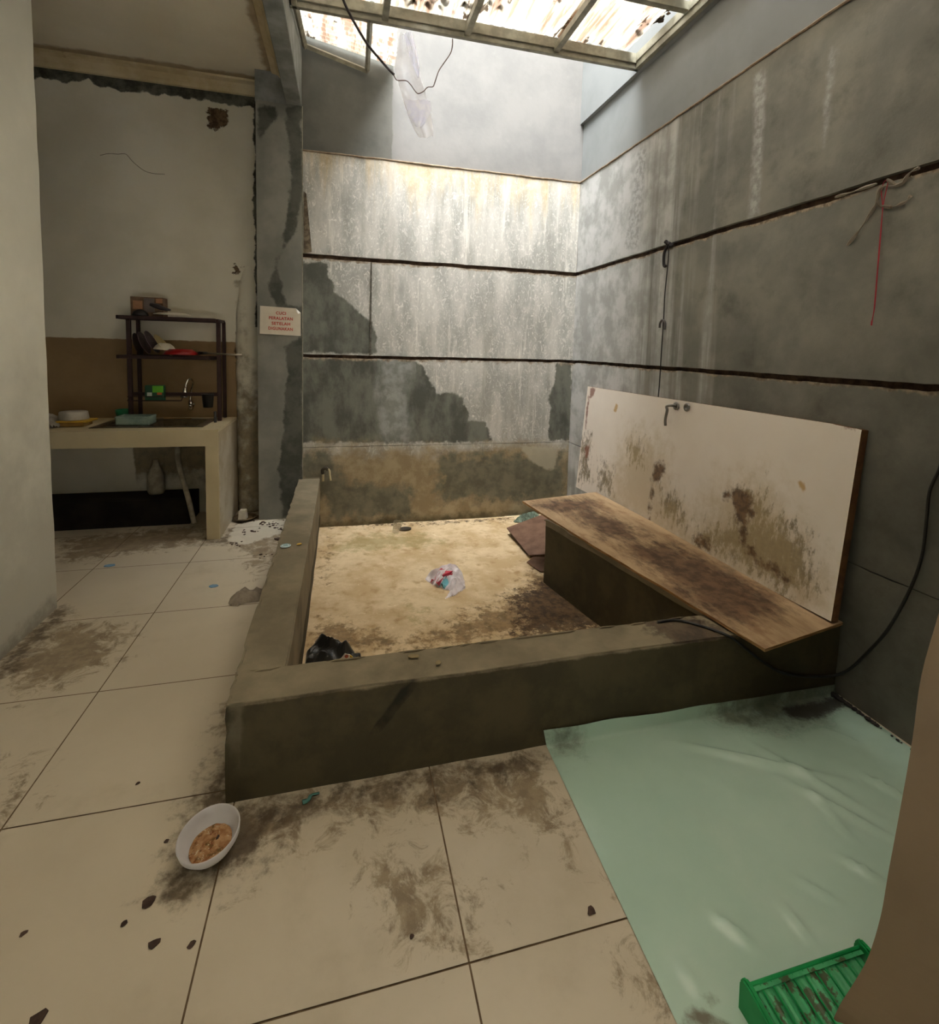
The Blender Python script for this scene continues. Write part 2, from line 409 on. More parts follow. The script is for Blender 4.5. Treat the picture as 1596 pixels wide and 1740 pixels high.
bm = B(); box(bm, XR+.012, XR+.2, -2.6, YB+.2, ZT-.03, 3.385); box(bm, XR-.02, XR+.2, -2.6, YB+.012, 3.385, 6.2)  # unseen upper part raised to narrow the sky opening
wru = obj('wall_right_upper', bm, rmat('grey_upper_wall_paint', (124, 126, 125), (136, 138, 137), scale=1.5, rough=.8, bump=.1)); tag(wru, kind='structure')
# mortar ledge on top of the panels
m_mortar = rmat('pale_mortar_line', (150, 136, 116), (120, 100, 80), scale=14, rough=.95, bump=.5)
for nm, p0, p1 in (('trim_1', (XL, YB-.004, ZT-.003), (XR, YB-.004, ZT-.003)), ('trim_2', (XR-.004, -2.6, ZT-.003), (XR-.004, YB, ZT-.003))):
    bm = B(); n = 90; pts = []
    for i in range(n+1):
        t = i/n; p = Vector(p0).lerp(Vector(p1), t); p.z += noise.noise(p*12)*.004; pts.append(p)
    tube(bm, pts, .007, 6); o = obj(nm, bm, m_mortar); tag(o, kind='structure')
# vertical crack-joint in the second panel of the back wall
bm = B(); p0 = at(631, 445, 'y', YB); p1 = at(629, 600, 'y', YB)
box(bm, p0.x-.006, p0.x+.006, YB-.0075, YB+.005, ZL+.015, ZM-.02); o = obj('trim_3', bm, rmat('dark_joint_cement', (70, 66, 58), (98, 94, 84), scale=30)); tag(o, kind='structure')
# broken plaster by the pillar
bm = B(); gp = [(516, 325), (521, 330), (524, 380), (528, 405), (530, 428), (516, 430)]
prism(bm, [at(u, v, 'y', YB-.003) for u, v in gp], (0, -.006, 0)); bmesh.ops.triangulate(bm, faces=bm.faces)
bmesh.ops.subdivide_edges(bm, edges=bm.edges[:], cuts=3)
for v in bm.verts: v.co += Vector((0, 1, 0))*noise.noise(v.co*60)*.006
o = obj('trim_4', bm, rmat('crumbling_brown_mortar', (84, 74, 60), (130, 118, 98), scale=30, bump=1)); tag(o, kind='structure')

# pillar -------------------------------------------------------------------
bm = B(); gridbm(bm, (-.925, 3.172, 0), (.33, 0, 0), (0, 0, 3.2), 12, 100)
gridbm(bm, (-.595, 3.172, 0), (0, .06, 0), (0, 0, 3.2), 2, 40); gridbm(bm, (-.925, 3.172, 0), (0, .3, 0), (0, 0, 3.2), 4, 40)
pil = obj('wall_pillar', bm, m_pillar); tag(pil, kind='structure')
attrs(pil, {'dark': field([[(485, 180), (513, 180), (514, 330), (500, 400), (470, 440), (486, 520), (515, 520), (515, 870), (480, 880), (474, 800), (480, 740), (488, 640), (484, 590), (515, 570), (470, 560), (468, 520), (455, 480), (480, 430), (495, 300)],
                           [(438, 180), (470, 180), (470, 200), (448, 230), (440, 240)]], 'y', 3.17)})
bm = B(); tube(bm, [(-.594, 3.174, .32), (-.594, 3.174, 3.2)], .004, 6)
o = obj('trim_5', bm, rmat('pale_corner_edge', (150, 146, 130), (120, 116, 100), scale=12)); tag(o, kind='structure')

# kitchen walls --------------------------------------------------------------
bm = B(); gridbm(bm, (-3.3, YK, 0), (2.38, 0, 0), (0, 0, 3.45), 70, 100)
wk = obj('wall_kitchen', bm, m_kit); tag(wk, kind='structure')
def kf(p): return field(p, 'y', YK)
attrs(wk, {
    'tan': lambda co: min(1.405-co[2], -1.118-co[0]+.0, co[2]-.70)+noise.noise(Vector((co[0]*20, 0, co[2]*20)))*.006,
    'bare': lambda co: max(co[2]-3.26-.05*noise.noise(Vector((co[0]*4, 0, 0)))-.03*noise.noise(Vector((co[0]*14, 3, 0))), (co[0]+.985+.02*noise.noise(Vector((0, 0, co[2]*5)))) if co[2] > 1.55 else -.5),
    'hole': kf([[(353, 182), (385, 186), (390, 210), (368, 222), (354, 215)], [(398, 448), (412, 452), (409, 462), (397, 468)], [(400, 560), (412, 552), (414, 556), (404, 568)], [(404, 575), (407, 600), (403, 625), (400, 600)]]),
    'dirty': lambda co: (.22-abs(co[2]-.55)*.9) if co[2] < .72 and co[0] > -1.9 else max(-.2, .05-abs(co[0]+1.05)*1.5) if co[2] < 1.9 else -.2,
})
bm = B(); box(bm, -3.4, -3.3, -2.6, 3.5, 0, 3.45)
o = obj('wall_kitchen_left', bm, m_kit); tag(o, kind='structure')
# rounded plaster column in the kitchen corner
bm = B(); n = 60; prof = []
tube(bm, [(-1.035+.003*math.sin(k*.9), 3.47+.07*max(0, k/n-.75)*4, -.01+k*(2.1/n)) for k in range(n+1)], [.098-.02*max(0, k/n-.75)*4 for k in range(n+1)], 24)
pc = obj('trim_6', bm, m_kit, smooth=True); tag(pc, kind='structure')
attrs(pc, {'tan': lambda co: -1, 'bare': lambda co: (co[0]+.972+.012*noise.noise(Vector((0, 0, co[2]*6)))) if co[2] > 1.5 else -.5, 'hole': lambda co: -1, 'dirty': lambda co: (.16-abs(co[2]-.45)*.28)*(1 if co[0] > -1.03 else .4)})
# near left wall -------------------------------------------------------------
bm = B()
gridbm(bm, (-1.722, -2.6, 0), (0, 4.555, 0), (0, 0, 3.45), 90, 70); gridbm(bm, (-1.722, 1.955, 0), (-.18, 0, 0), (0, 0, 3.45), 4, 60); gridbm(bm, (-1.902, -2.6, 0), (0, 4.555, 0), (0, 0, 3.45), 3, 3)
for v in bm.verts:
    if v.co.y > 1.95 and v.co.x > -1.73: v.co += Vector((1, 1, 0))*noise.noise(v.co*6)*.003
wl = obj('wall_left', bm, m_wleft); tag(wl, kind='structure')
attrs(wl, {'foot': lambda co: .05-co[2]*1.0, 'grey': lambda co: .25-co[2]*.3})
# ceiling --------------------------------------------------------------------
bm = B(); gridbm(bm, (-3.4, -2.6, 3.42), (2.7, 0, 0), (0, 6.1, 0), 54, 120); gridbm(bm, (-3.4, -2.6, 3.5), (2.7, 0, 0), (0, 6.1, 0), 2, 2)
ce = obj('ceiling', bm, m_ceil); tag(ce, kind='structure')
attrs(ce, {'edge': lambda co: max(co[1]-3.28, co[0]+.86)+.012*noise.noise(Vector((co[0]*9, co[1]*9, 0)))})
def cornice(nm, a, b, inward):
    a, b, q = Vector(a), Vector(b), Vector(inward)
    bm = B(); prof = [(0, -.085), (.02, -.08), (.03, -.05), (.06, -.022), (.10, -.014), (.105, 0), (0, 0)]
    prism(bm, [a+q*x+Vector((0, 0, z)) for x, z in prof], b-a); o = obj(nm, bm, m_cornice); tag(o, kind='structure')
cornice('trim_7', (-3.3, YK-.005, 3.42), (-.71, YK-.005, 3.42), (0, -1, 0))
cornice('trim_8', (-.712, -2.6, 3.42), (-.712, 3.44, 3.42), (-1, 0, 0))
bm = B(); box(bm, -.71, -.60, -2.6, YB+.25, 3.2, 6.2, .006); box(bm, -.93, -.60, 3.175, 3.5, 3.195, 3.42)  # beam top raised past the roof, unseen, to wall off sky light
o = obj('trim_9', bm, m_beam); tag(o, kind='structure')
bm = B(); box(bm, -.60, XR, -2.6, -1.28, 3.52, 3.62); o = obj('ceiling_blocker', bm, m_cornice); tag(o, kind='structure')  # unseen slab behind the viewer, added to keep light off the jamb
# rear wall behind the viewer, and the jamb close on the right
bm = B(); box(bm, -3.4, 1.9, -2.7, -2.6, 0, 5.6)  # unseen; doorway closed and top raised to hold light back
o = obj('wall_rear', bm, m_wleft); tag(o, kind='structure')
jp = [(1640, 880), (1596, 1040), (1566, 1148), (1551, 1255), (1532, 1364), (1510, 1482), (1497, 1556), (1476, 1625), (1450, 1672), (1425, 1712), (1404, 1752)]
pts = [at(u, v, 'y', -.3) for u, v in jp]; pts[-1].z = 0
pts = [Vector((.93, -.3, 3.4))] + smoothpath(pts, 4) + [Vector((XR, -.3, 0)), Vector((XR, -.3, 3.4))]
bm = B(); prism(bm, pts, (.12, -.14, 0))
m_jamb = rmat('brown_grimy_jamb_paint', (104, 87, 66), (116, 98, 75), scale=2, rough=.8, bump=.15, layers=[
    dict(s=7, amp=.5, bias=-.28, soft=.05, c=(80, 60, 42), max=.6), dict(s=4, st=(1, 1, .2), amp=.5, bias=-.15, soft=.15, c=(94, 77, 58), max=.6)])
o = obj('wall_front_right', bm, m_jamb); tag(o, kind='structure')

# ------------------------------------------------------------------ concrete basin
TX0, TX1, TY0, TY1, TH = -.62, -.462, .55, .702, .317
basin = empty('concrete_basin', (0, TY0, 0), 'low rectangular concrete washing basin with raised cement rim built against the back wall', 'basin')
def curb(name, x0, x1, y0, y1, z0, z1, lean=()):
    bm = B(); nx, ny, nz = max(2, int((x1-x0)/.035)), max(2, int((y1-y0)/.035)), 10
    gridbm(bm, (x0, y0, z1), (x1-x0, 0, 0), (0, y1-y0, 0), nx, ny)
    gridbm(bm, (x0, y0, z0), (x1-x0, 0, 0), (0, 0, z1-z0), nx, nz); gridbm(bm, (x0, y1, z0), (x1-x0, 0, 0), (0, 0, z1-z0), nx, nz)
    gridbm(bm, (x0, y0, z0), (0, y1-y0, 0), (0, 0, z1-z0), ny, nz); gridbm(bm, (x1, y0, z0), (0, y1-y0, 0), (0, 0, z1-z0), ny, nz)
    bmesh.ops.remove_doubles(bm, verts=bm.verts, dist=.0005)
    es = [e for e in bm.edges if len(e.link_faces) == 2 and e.calc_face_angle() > 1]
    for v in bm.verts: v.co += Vector((noise.noise(v.co*5), noise.noise(v.co*5+Vector((9, 0, 0))), noise.noise(v.co*4+Vector((0, 7, 0)))))*.005
    if name == 'ledge':
        for v in bm.verts:
            if v.co.x < 1.3: v.co.x += -.03+.235*(1.93-v.co.y)/1.23
    bmesh.ops.bevel(bm, geom=es, offset=.006, segments=2, affect='EDGES')
    o = obj(name, bm, m_curb, basin, world=True)
    off = Vector((0, TY0, 0))
    mark = poly_sd(pxpoly([(692, 1158), (716, 1155), (650, 1240), (632, 1255), (628, 1245)], 'y', TY0))
    pat = poly_sd(pxpoly([(388, 1192), (416, 1190), (412, 1240), (406, 1290), (402, 1318), (392, 1310), (386, 1280)], 'y', TY0))
    mud = poly_sd(pxpoly([(1100, 1052), (1180, 1048), (1240, 1075), (1190, 1100), (1110, 1080)], 'z', TH))
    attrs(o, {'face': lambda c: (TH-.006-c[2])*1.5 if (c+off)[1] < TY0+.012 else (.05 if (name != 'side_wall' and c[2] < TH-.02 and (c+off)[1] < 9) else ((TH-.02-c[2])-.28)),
              'patch': lambda c: pat((c+off)[0], c[2]) if (c+off)[1] < TY0+.012 else -1,
              'mark': lambda c: mark((c+off)[0], c[2]) if (c+off)[1] < TY0+.012 else -1,
              'mud': lambda c: mud((c+off)[0], (c+off)[1]) if c[2] > TH-.02 else -1})
    return o
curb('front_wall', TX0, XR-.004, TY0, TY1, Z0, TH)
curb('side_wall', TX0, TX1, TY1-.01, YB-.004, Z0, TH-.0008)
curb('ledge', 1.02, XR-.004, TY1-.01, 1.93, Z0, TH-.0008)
bm = B(); gridbm(bm, (TX1-.05, TY1-.05, Z0), (XR-TX1+.05, 0, 0), (0, YB-TY1+.05, 0), 88, 100, disp=lambda c: c+Vector((0, 0, noise.noise(c*6)*.004+noise.noise(c*25)*.0015)))
bf = obj('basin_floor', bm, m_basin, basin, world=True)
boff = Vector((0, TY0, 0))
def bfield(p):
    f = field(p, 'z', Z0); return lambda c: f(c+boff)
attrs(bf, {'dirty': bfield([[(520, 1110), (530, 1030), (600, 1060), (700, 1080), (780, 1040), (860, 1010), (900, 960), (940, 970), (1020, 1070), (800, 1100), (620, 1115)], [(540, 990), (552, 900), (570, 920), (560, 1000)]]),
           'damp': bfield([[(850, 1010), (900, 990), (930, 968), (980, 1000), (1060, 1070), (1000, 1090), (860, 1085), (870, 1050)], [(935, 960), (1060, 1070), (1020, 1080), (925, 985)], [(560, 888), (700, 886), (900, 878), (900, 884), (700, 893), (560, 897)]]),
           'moss': bfield([[(600, 905), (720, 900), (780, 925), (700, 935), (560, 945), (560, 925)], [(870, 900), (900, 930), (880, 920)], [(680, 1020), (740, 1035), (720, 1070), (680, 1050)]])})
# ------------------------------------------------------------------ roof
m_steel = rmat('painted_roof_steel', (150, 146, 128), (120, 116, 100), scale=12, rough=.5, spec=.4, bump=.1, layers=[
    dict(s=24, amp=.5, bias=-.30, soft=.05, c=(84, 60, 42), max=.6)])
m_sheet = translucent('translucent_roof_sheet', (180, 174, 160), (158, 146, 128), fac=.62, scale=5, stretch=(2, .3, 1), layers=[
    dict(s=13, st=(1.6, .12, 1), bias=-.10, c=(112, 64, 34), max=.65, soft=.1),
    dict(s=6, st=(1, .5, 1), bias=-.22, c=(44, 32, 20), soft=.04, max=.95)])
RZ = 3.40
def chan(bm, a, b, w_, h, up=Vector((0, 0, 1))):
    """lipped C-channel bar from a to b, open side down"""
    a, b = Vector(a), Vector(b); d = (b-a).normalized(); s = d.cross(up).normalized()
    t = .006
    prof = [(-w_/2, 0), (-w_/2, h), (w_/2, h), (w_/2, 0), (w_/2-.012, 0), (w_/2-.012, t), (w_/2-t, t), (w_/2-t, h-t), (-w_/2+t, h-t), (-w_/2+t, t), (-w_/2+.012, t), (-w_/2+.012, 0)]
    prism(bm, [a+s*x+up*y for x, y in prof], b-a)
rf = empty('roof_frame', (0.5, 2.32, RZ), 'grey painted steel roof frame of channel bars above the basin', 'roof frame')
bm = B(); box(bm, -.60, XR-.004, 2.305, 2.335, RZ-.012, RZ+.03, .002); box(bm, -.60, XR-.004, 2.29, 2.305, RZ+.02, RZ+.085, .002)
obj('purlin', bm, m_steel, rf, world=True)
for y in (1.76, .9, 0.0, -.9):
    bm = B(); box(bm, -.60, XR-.03, y-.02, y+.02, RZ+.035, RZ+.085, .002); obj('purlin', bm, m_steel, rf, world=True)
for x in (-.045, .475, 1.09):
    bm = B(); box(bm, x-.019, x+.019, -1.28, 2.328, RZ+.0, RZ+.045, .002); obj('rafter', bm, m_steel, rf, world=True)
for x in (-.585, XR-.045):
    bm = B(); box(bm, x-.004, x+.026, -1.28, 2.335, RZ-.012, RZ+.05, .002); box(bm, x-.012, x-.002, -1.28, 2.335, RZ+.03, RZ+.085, .002); obj('rafter', bm, m_steel, rf, world=True)
def corr(bm, corner, du, dv, pitch=.076, amp=.011, nv=10, edge=0, hole=None):
    """corrugated sheet; waves across du, running along dv"""
    corner, du, dv = Vector(corner), Vector(du), Vector(dv); n = int(du.length/pitch*8)
    nrm = du.cross(dv).normalized(); g = []
    for i in range(n+1):
        s = i/n*du.length; r = []
        for j in range(nv+1):
            p = corner+du*(i/n)+dv*(j/nv)+nrm*amp*math.sin(2*PI*s/pitch)
            r.append(bm.verts.new(p))
        g.append(r)
    for i in range(n):
        for j in range(nv):
            bm.faces.new((g[i][j], g[i+1][j], g[i+1][j+1], g[i][j+1]))
    if hole:
        dl = [v for v in bm.verts if hole(v.co)]; bmesh.ops.delete(bm, geom=dl, context='VERTS')
    return bm
sheet_lab = ['leftmost corrugated translucent roof sheet, beside the grey beam', 'corrugated translucent roof sheet with torn hole and leaf litter, second from left',
             'streaky corrugated translucent roof sheet between the two right rafters', 'corrugated translucent roof sheet with ragged right edge next to the right wall']
for i, (x0, x1) in enumerate(((-.60, -.02), (-.05, .50), (.47, 1.12), (1.09, 1.675))):
    bm = B()
    hole = None
    if i == 1: hole = lambda c: math.hypot((c.x-.22)/1.0, (c.y-2.08)/.9) < .05+.02*noise.noise(c*30)
    if i == 3: hole = lambda c: c.x > 1.64+.03*noise.noise(Vector((0, c.y*9, 0)))
    corr(bm, (x0, -1.28, RZ+.10+.004*(i % 2)), (x1-x0, 0, 0), (0, 3.60, 0), nv=150, hole=hole)
    o = obj('roof_sheet', bm, m_sheet, smooth=True); tag(o, sheet_lab[i], 'roof sheet', 'corrugated sheets over the steel frame')
# lean-to frame and sheet at the back left
fr = empty('lean_to_frame', (-.35, 2.9, RZ+.05), 'small steel frame holding the short corrugated awning at the back left', 'roof frame')
bm = B(); tube(bm, [(-.575, 2.33, RZ+.03), (-.575, 3.17, 3.63)], .02, 4); obj('bar', bm, m_steel, fr, world=True)
bm = B(); tube(bm, [(-.585, 3.165, 3.64), (-.115, 3.165, 3.525)], .02, 4); obj('bar', bm, m_steel, fr, world=True)
bm = B(); tube(bm, [(-.135, 2.32, RZ), (-.115, 3.175, 3.53)], .018, 4); obj('bar', bm, m_steel, fr, world=True)
bm = B(); c0, c1, c2, c3 = Vector((-.6, 2.30, 3.53)), Vector((.03, 2.30, 3.43)), Vector((-.6, 3.19, 3.73)), Vector((.10, 3.19, 3.61))
n1, n2 = 80, 12; gg = []
for i in range(n1+1):
    r = []
    for j in range(n2+1):
        a = c0.lerp(c2, i/n1); b = c1.lerp(c3, i/n1); p = a.lerp(b, j/n2); p.z += .010*math.sin(i/n1*.9/.085*2*PI)
        if j == n2: p.x += .008*math.sin(i*.8)
        r.append(bm.verts.new(p))
    gg.append(r)
for i in range(n1):
    for j in range(n2): bm.faces.new((gg[i][j], gg[i+1][j], gg[i+1][j+1], gg[i][j+1]))
o = obj('awning_sheet', bm, m_sheet, smooth=True); tag(o, 'short corrugated awning sheet in the back left corner, sloping down to the right', 'roof sheet')
# dark rotten leaves lying on the sheets
bm = B(); random.seed(3)
m_litter = rmat('rotten_leaf_litter', (36, 28, 18), (74, 56, 34), scale=30, rough=1)
def blob(bm, c, r, flat=.4, seg=10, seed=0):
    vsb = bmesh.ops.create_icosphere(bm, subdivisions=2, radius=1)['verts']
    for v in vsb:
        k = 1+.5*noise.noise(v.co*1.7+Vector((seed, 0, 0)))
        v.co = Vector((v.co.x*r*k, v.co.y*r*k, v.co.z*r*flat*k))+Vector(c)
for k in range(70):
    cx, cy = random.choice([(.30, 2.20), (.45, 2.2), (.10, 2.25), (.62, 2.0), (1.62, 2.0), (-.3, 2.2), (-.55, 2.6), (1.6, 1.5), (.16, 2.1)])
    yy = cy+random.gauss(0, .07); xx = cx+random.gauss(0, .035)
    if yy > 2.28 and xx > -.1: yy = 2.26
    z = RZ+.112 if yy < 2.3 else 3.64
    blob(bm, (xx, yy, z+.015), random.uniform(.010, .032), .5, seed=k)
o = obj('leaf_litter', bm, m_litter); tag(o, 'dark rotten leaves caught on top of the translucent roof sheets', 'leaf litter', kind='stuff')

# ------------------------------------------------------------------ door, plywood
m_door = rmat('mouldy_white_door_face', (222, 212, 200), (228, 219, 208), scale=2, rough=.55, bump=.05, spec=.4, layers=[
    dict(s=30, amp=.5, bias=-.33, soft=.04, c=(150, 124, 88), max=.7),
    dict(a='mould', s=30, st=(1, 1, .5), amp=.34, bias=-.045, soft=.06, c=(84, 72, 48), c2=(126, 112, 80), cs=40, max=.85, r=.75),
    dict(a='fog', s=11, amp=.34, bias=-.0, soft=.18, c=(180, 160, 120), max=.6, r=.72),
    dict(a='core', s=22, amp=.075, soft=.022, c=(70, 46, 28), c2=(112, 82, 52), cs=30, max=.9),
    dict(a='tan', s=20, amp=.008, soft=.006, c=(188, 150, 88), max=.85),
    dict(a='red', s=24, amp=.035, soft=.01, c=(120, 66, 46), max=.8)])
m_core = rmat('bare_brown_wood_edge', (120, 84, 50), (92, 62, 38), scale=20, stretch=(1, 8, 1), rough=.85)
def DP(y, h):   # front face of the door: y along its length, h 0 bottom .. 1 top
    t = (y-.515)/(2.81-.515)
    b = Vector((1.635, y, .345-.085*t)); tt = Vector((1.702, y, 1.134-.018*t)); return b.lerp(tt, h)
door = empty('wooden_door', (1.67, 1.6, .33), 'white flush door laid on its long side and leaning against the right wall', 'door')
nrm = (DP(2, 0)-DP(1, 0)).cross(DP(1, 1)-DP(1, 0)).normalized(); nrm = nrm if nrm.x < 0 else -nrm
bm = B(); g = gridbm(bm, (0, 0, 0), (1, 0, 0), (0, 1, 0), 110, 40)
for i, r in enumerate(g):
    for j, v in enumerate(r):
        p = DP(.515+(2.295)*i/110, j/40)
        if j == 40 and i < 6: p.z -= .006*abs(noise.noise(p*40))+.004*(1-i/6)
        v.co = p
th = .036
fs = bm.faces[:]; ext = bmesh.ops.extrude_face_region(bm, geom=fs); vv = [e for e in ext['geom'] if isinstance(e, bmesh.types.BMVert)]
for v in vv: v.co += -nrm*th
bm.normal_update(); bmesh.ops.recalc_face_normals(bm, faces=bm.faces)
for f in bm.faces:
    if abs(f.normal.dot(nrm)) < .5: f.material_index = 1
dp = obj('door_panel', bm, [m_door, m_core], door, world=True)
dloc = Vector(door.location)
def dfield(polys):
    f = field(polys, 'x', 1.67); fs_ = []
    return lambda c: f(Vector((1.67, 0, 0))*0 + at_plane(c+dloc))
def at_plane(w_):       # slide a point of the leaning face along the sight line of the outline tracing to x=1.67
    d = w_-CAM; t = (1.67-CAM.x)/d.x; return CAM+d*t
attrs(dp, {
    'mould': dfield([[(1180, 900), (1300, 860), (1370, 900), (1390, 1000), (1340, 1020), (1250, 960), (1190, 930)], [(1120, 830), (1150, 830), (1170, 900), (1120, 880)], [(985, 740), (1005, 735), (1005, 820), (985, 820)], [(1020, 780), (1040, 790), (1040, 850), (1015, 830)], [(1255, 830), (1300, 830), (1330, 900), (1270, 900)], [(1065, 750), (1095, 745), (1095, 800), (1070, 790)]]),
    'fog': dfield([[(1070, 740), (1120, 750), (1130, 830), (1170, 900), (1200, 870), (1230, 830), (1300, 830), (1380, 960), (1400, 1050), (1200, 950), (1030, 860), (1050, 800)]]),
    'core': dfield([[(1242, 832), (1262, 828), (1278, 845), (1280, 870), (1268, 890), (1266, 925), (1260, 924), (1258, 895), (1248, 870)], [(1262, 920), (1275, 928), (1290, 948), (1320, 965), (1345, 985), (1340, 990), (1315, 972), (1285, 956), (1266, 930)],
                    [(1112, 790), (1125, 786), (1130, 800), (1118, 820), (1108, 815)], [(1106, 828), (1112, 826), (1110, 845), (1105, 845)], [(1104, 850), (1107, 850), (1103, 897), (1100, 897)], [(1232, 838), (1250, 828), (1246, 840), (1232, 850)], [(1178, 912), (1202, 912), (1206, 935), (1180, 925)]]),
    'tan': dfield([[(1042, 700), (1047, 685), (1051, 690), (1047, 700)], [(1356, 818), (1366, 816), (1369, 832), (1361, 838)]]),
    'red': dfield([[(1004, 660), (1012, 660), (1010, 672), (1002, 678)], [(999, 672), (1002, 672), (996, 730), (994, 730)], [(1060, 660), (1078, 662), (1078, 666), (1060, 664)], [(1436, 726), (1460, 728), (1456, 731), (1438, 729)], [(994, 760), (1003, 755), (1000, 775), (995, 780)]]),
})
m_chrome = plain('worn_satin_steel', (150, 146, 140), rough=.3, metal=1)
def on_door(u, v, off=0):
    w_ = at(u, v, 'x', 1.69)
    return w_+nrm*off
hb = on_door(1150, 690)
bm = B(); Mh = Matrix.Translation(hb) @ nrm.to_track_quat('Z', 'Y').to_matrix().to_4x4()
lathe(bm, [(0, 0), (.025, 0), (.026, .004), (.024, .008), (0, .009)], 28, Mh)
hd = obj('lever_handle', bm, m_chrome, door, smooth=True, world=True); tag(hd, 'steel lever handle')
tipl = on_door(1130, 720, .045)
bm = B(); p0 = hb+nrm*.006; p1 = hb+nrm*.045; tube(bm, smoothpath([p0, p1, p1+Vector((0, .035, -.012)), at(1134, 697, 'x', 1.645), at(1131, 712, 'x', 1.645), at(1131, 723, 'x', 1.65)], 5), .0085, 12)
ho = obj('lever', bm, m_chrome, hd, smooth=True); ho.location = (0, 0, 0)
# lever vertices are in world space; bring them under the handle
for v in ho.data.vertices: v.co -= Vector(door.location)
bm = B(); hb2 = on_door(1168, 692); Mh = Matrix.Translation(hb2) @ nrm.to_track_quat('Z', 'Y').to_matrix().to_4x4()
lathe(bm, [(0, .004), (.010, .004), (.012, .009), (.022, .009), (.025, .006), (.026, 0)], 28, Mh)
box_b = B(); obj('lock_rosette', bm, m_chrome, door, smooth=True, world=True); box_b.free()

m_ply = rmat('water_stained_plywood', (150, 124, 94), (178, 152, 118), scale=4, stretch=(3, .6, 1), detail=10, rough=.75, bump=.2, layers=[
    dict(s=7, st=(1.6, .8, 1), amp=.5, bias=-.10, soft=.12, c=(122, 86, 58), max=.7),
    dict(a='dark', s=9, st=(2, .8, 1), amp=.26, soft=.09, c=(58, 42, 32), c2=(104, 78, 58), cs=16, max=.9, r=.72),
    dict(s=30, amp=.5, bias=-.32, soft=.03, c=(60, 40, 28), max=.7)])
m_plyedge = rmat('plywood_edge_layers', (180, 140, 92), (110, 76, 48), scale=60, stretch=(.2, .2, 4), rough=.8)
PZ = .334
cn = [at(888, 852, 'z', PZ), at(1013, 836, 'z', PZ), at(1427, 1058, 'z', PZ), at(1300, 1104, 'z', PZ)]
cn[1].x = min(cn[1].x, 1.628); cn[2].x = 1.70
bm = B(); nU, nV = 90, 24; g = []
for i in range(nU+1):
    r = []
    for j in range(nV+1):
        a = cn[3].lerp(cn[0], i/nU); b = cn[2].lerp(cn[1], i/nU); p = a.lerp(b, j/nV)
        if i == nU: p.y += -.02*math.sin(PI*j/nV)*0+.006*noise.noise(p*20)
        if j == 0: p.x += .006*noise.noise(Vector((0, p.y*6, 0)))
        p.z += .003*math.sin(i/nU*PI*2+1)*(1-j/nV)
        r.append(bm.verts.new(p))
    g.append(r)
for i in range(nU):
    for j in range(nV): bm.faces.new((g[i][j], g[i+1][j], g[i+1][j+1], g[i][j+1]))
fs = bm.faces[:]; ext = bmesh.ops.extrude_face_region(bm, geom=fs)
for e in ext['geom']:
    if isinstance(e, bmesh.types.BMVert): e.co.z -= .012
bmesh.ops.recalc_face_normals(bm, faces=bm.faces); bm.normal_update()
for f in bm.faces:
    if abs(f.normal.z) < .5: f.material_index = 1
py = obj('plywood_sheet', bm, [m_ply, m_plyedge]); tag(py, 'long stained plywood strip lying on the cement ledge in front of the leaning white door', 'plywood sheet')
attrs(py, {'dark': field([[(905, 858), (960, 848), (1010, 850), (1020, 870), (960, 872), (940, 868)], [(960, 870), (1010, 865), (1100, 910), (1090, 920), (1020, 905)], [(1020, 898), (1065, 898), (1070, 912), (1025, 914)],
                          [(1060, 925), (1130, 920), (1200, 950), (1290, 1000), (1340, 1035), (1290, 1050), (1230, 1060), (1170, 1020), (1150, 990), (1080, 950)]], 'z', PZ)})
# brown boards on the basin floor behind the ledge
bm = B(); pb = [at(868, 903, 'z', .0), at(897, 899, 'z', .03), at(945, 880, 'z', .06), at(985, 900, 'z', .02), at(950, 940, 'z', -.06), at(909, 941, 'z', -.03)]
pb = [Vector((1.02, 2.78, -.045)), Vector((1.36, 2.86, .02)), Vector((1.62, 2.70, .06)), Vector((1.60, 2.02, .02)), Vector((1.03, 2.30, -.075))]
prism(bm, pb, (0, 0, -.007))
m_brown = rmat('sodden_brown_hardboard', (96, 70, 54), (120, 92, 74), scale=9, rough=.6, bump=.3)
o = obj('hardboard_offcut', bm, m_brown); tag(o, 'warped brown hardboard offcut lying in the basin behind the cement ledge', 'board')
bm = B(); prism(bm, [(.985, 2.22, -.088), (1.06, 2.28, -.082), (1.30, 2.20, -.07), (1.25, 2.0, -.08), (1.02, 2.06, -.09)], (0, 0, -.006))
o = obj('hardboard_offcut', bm, m_brown); tag(o, 'small broken brown hardboard piece on the basin floor by the ledge corner', 'board')
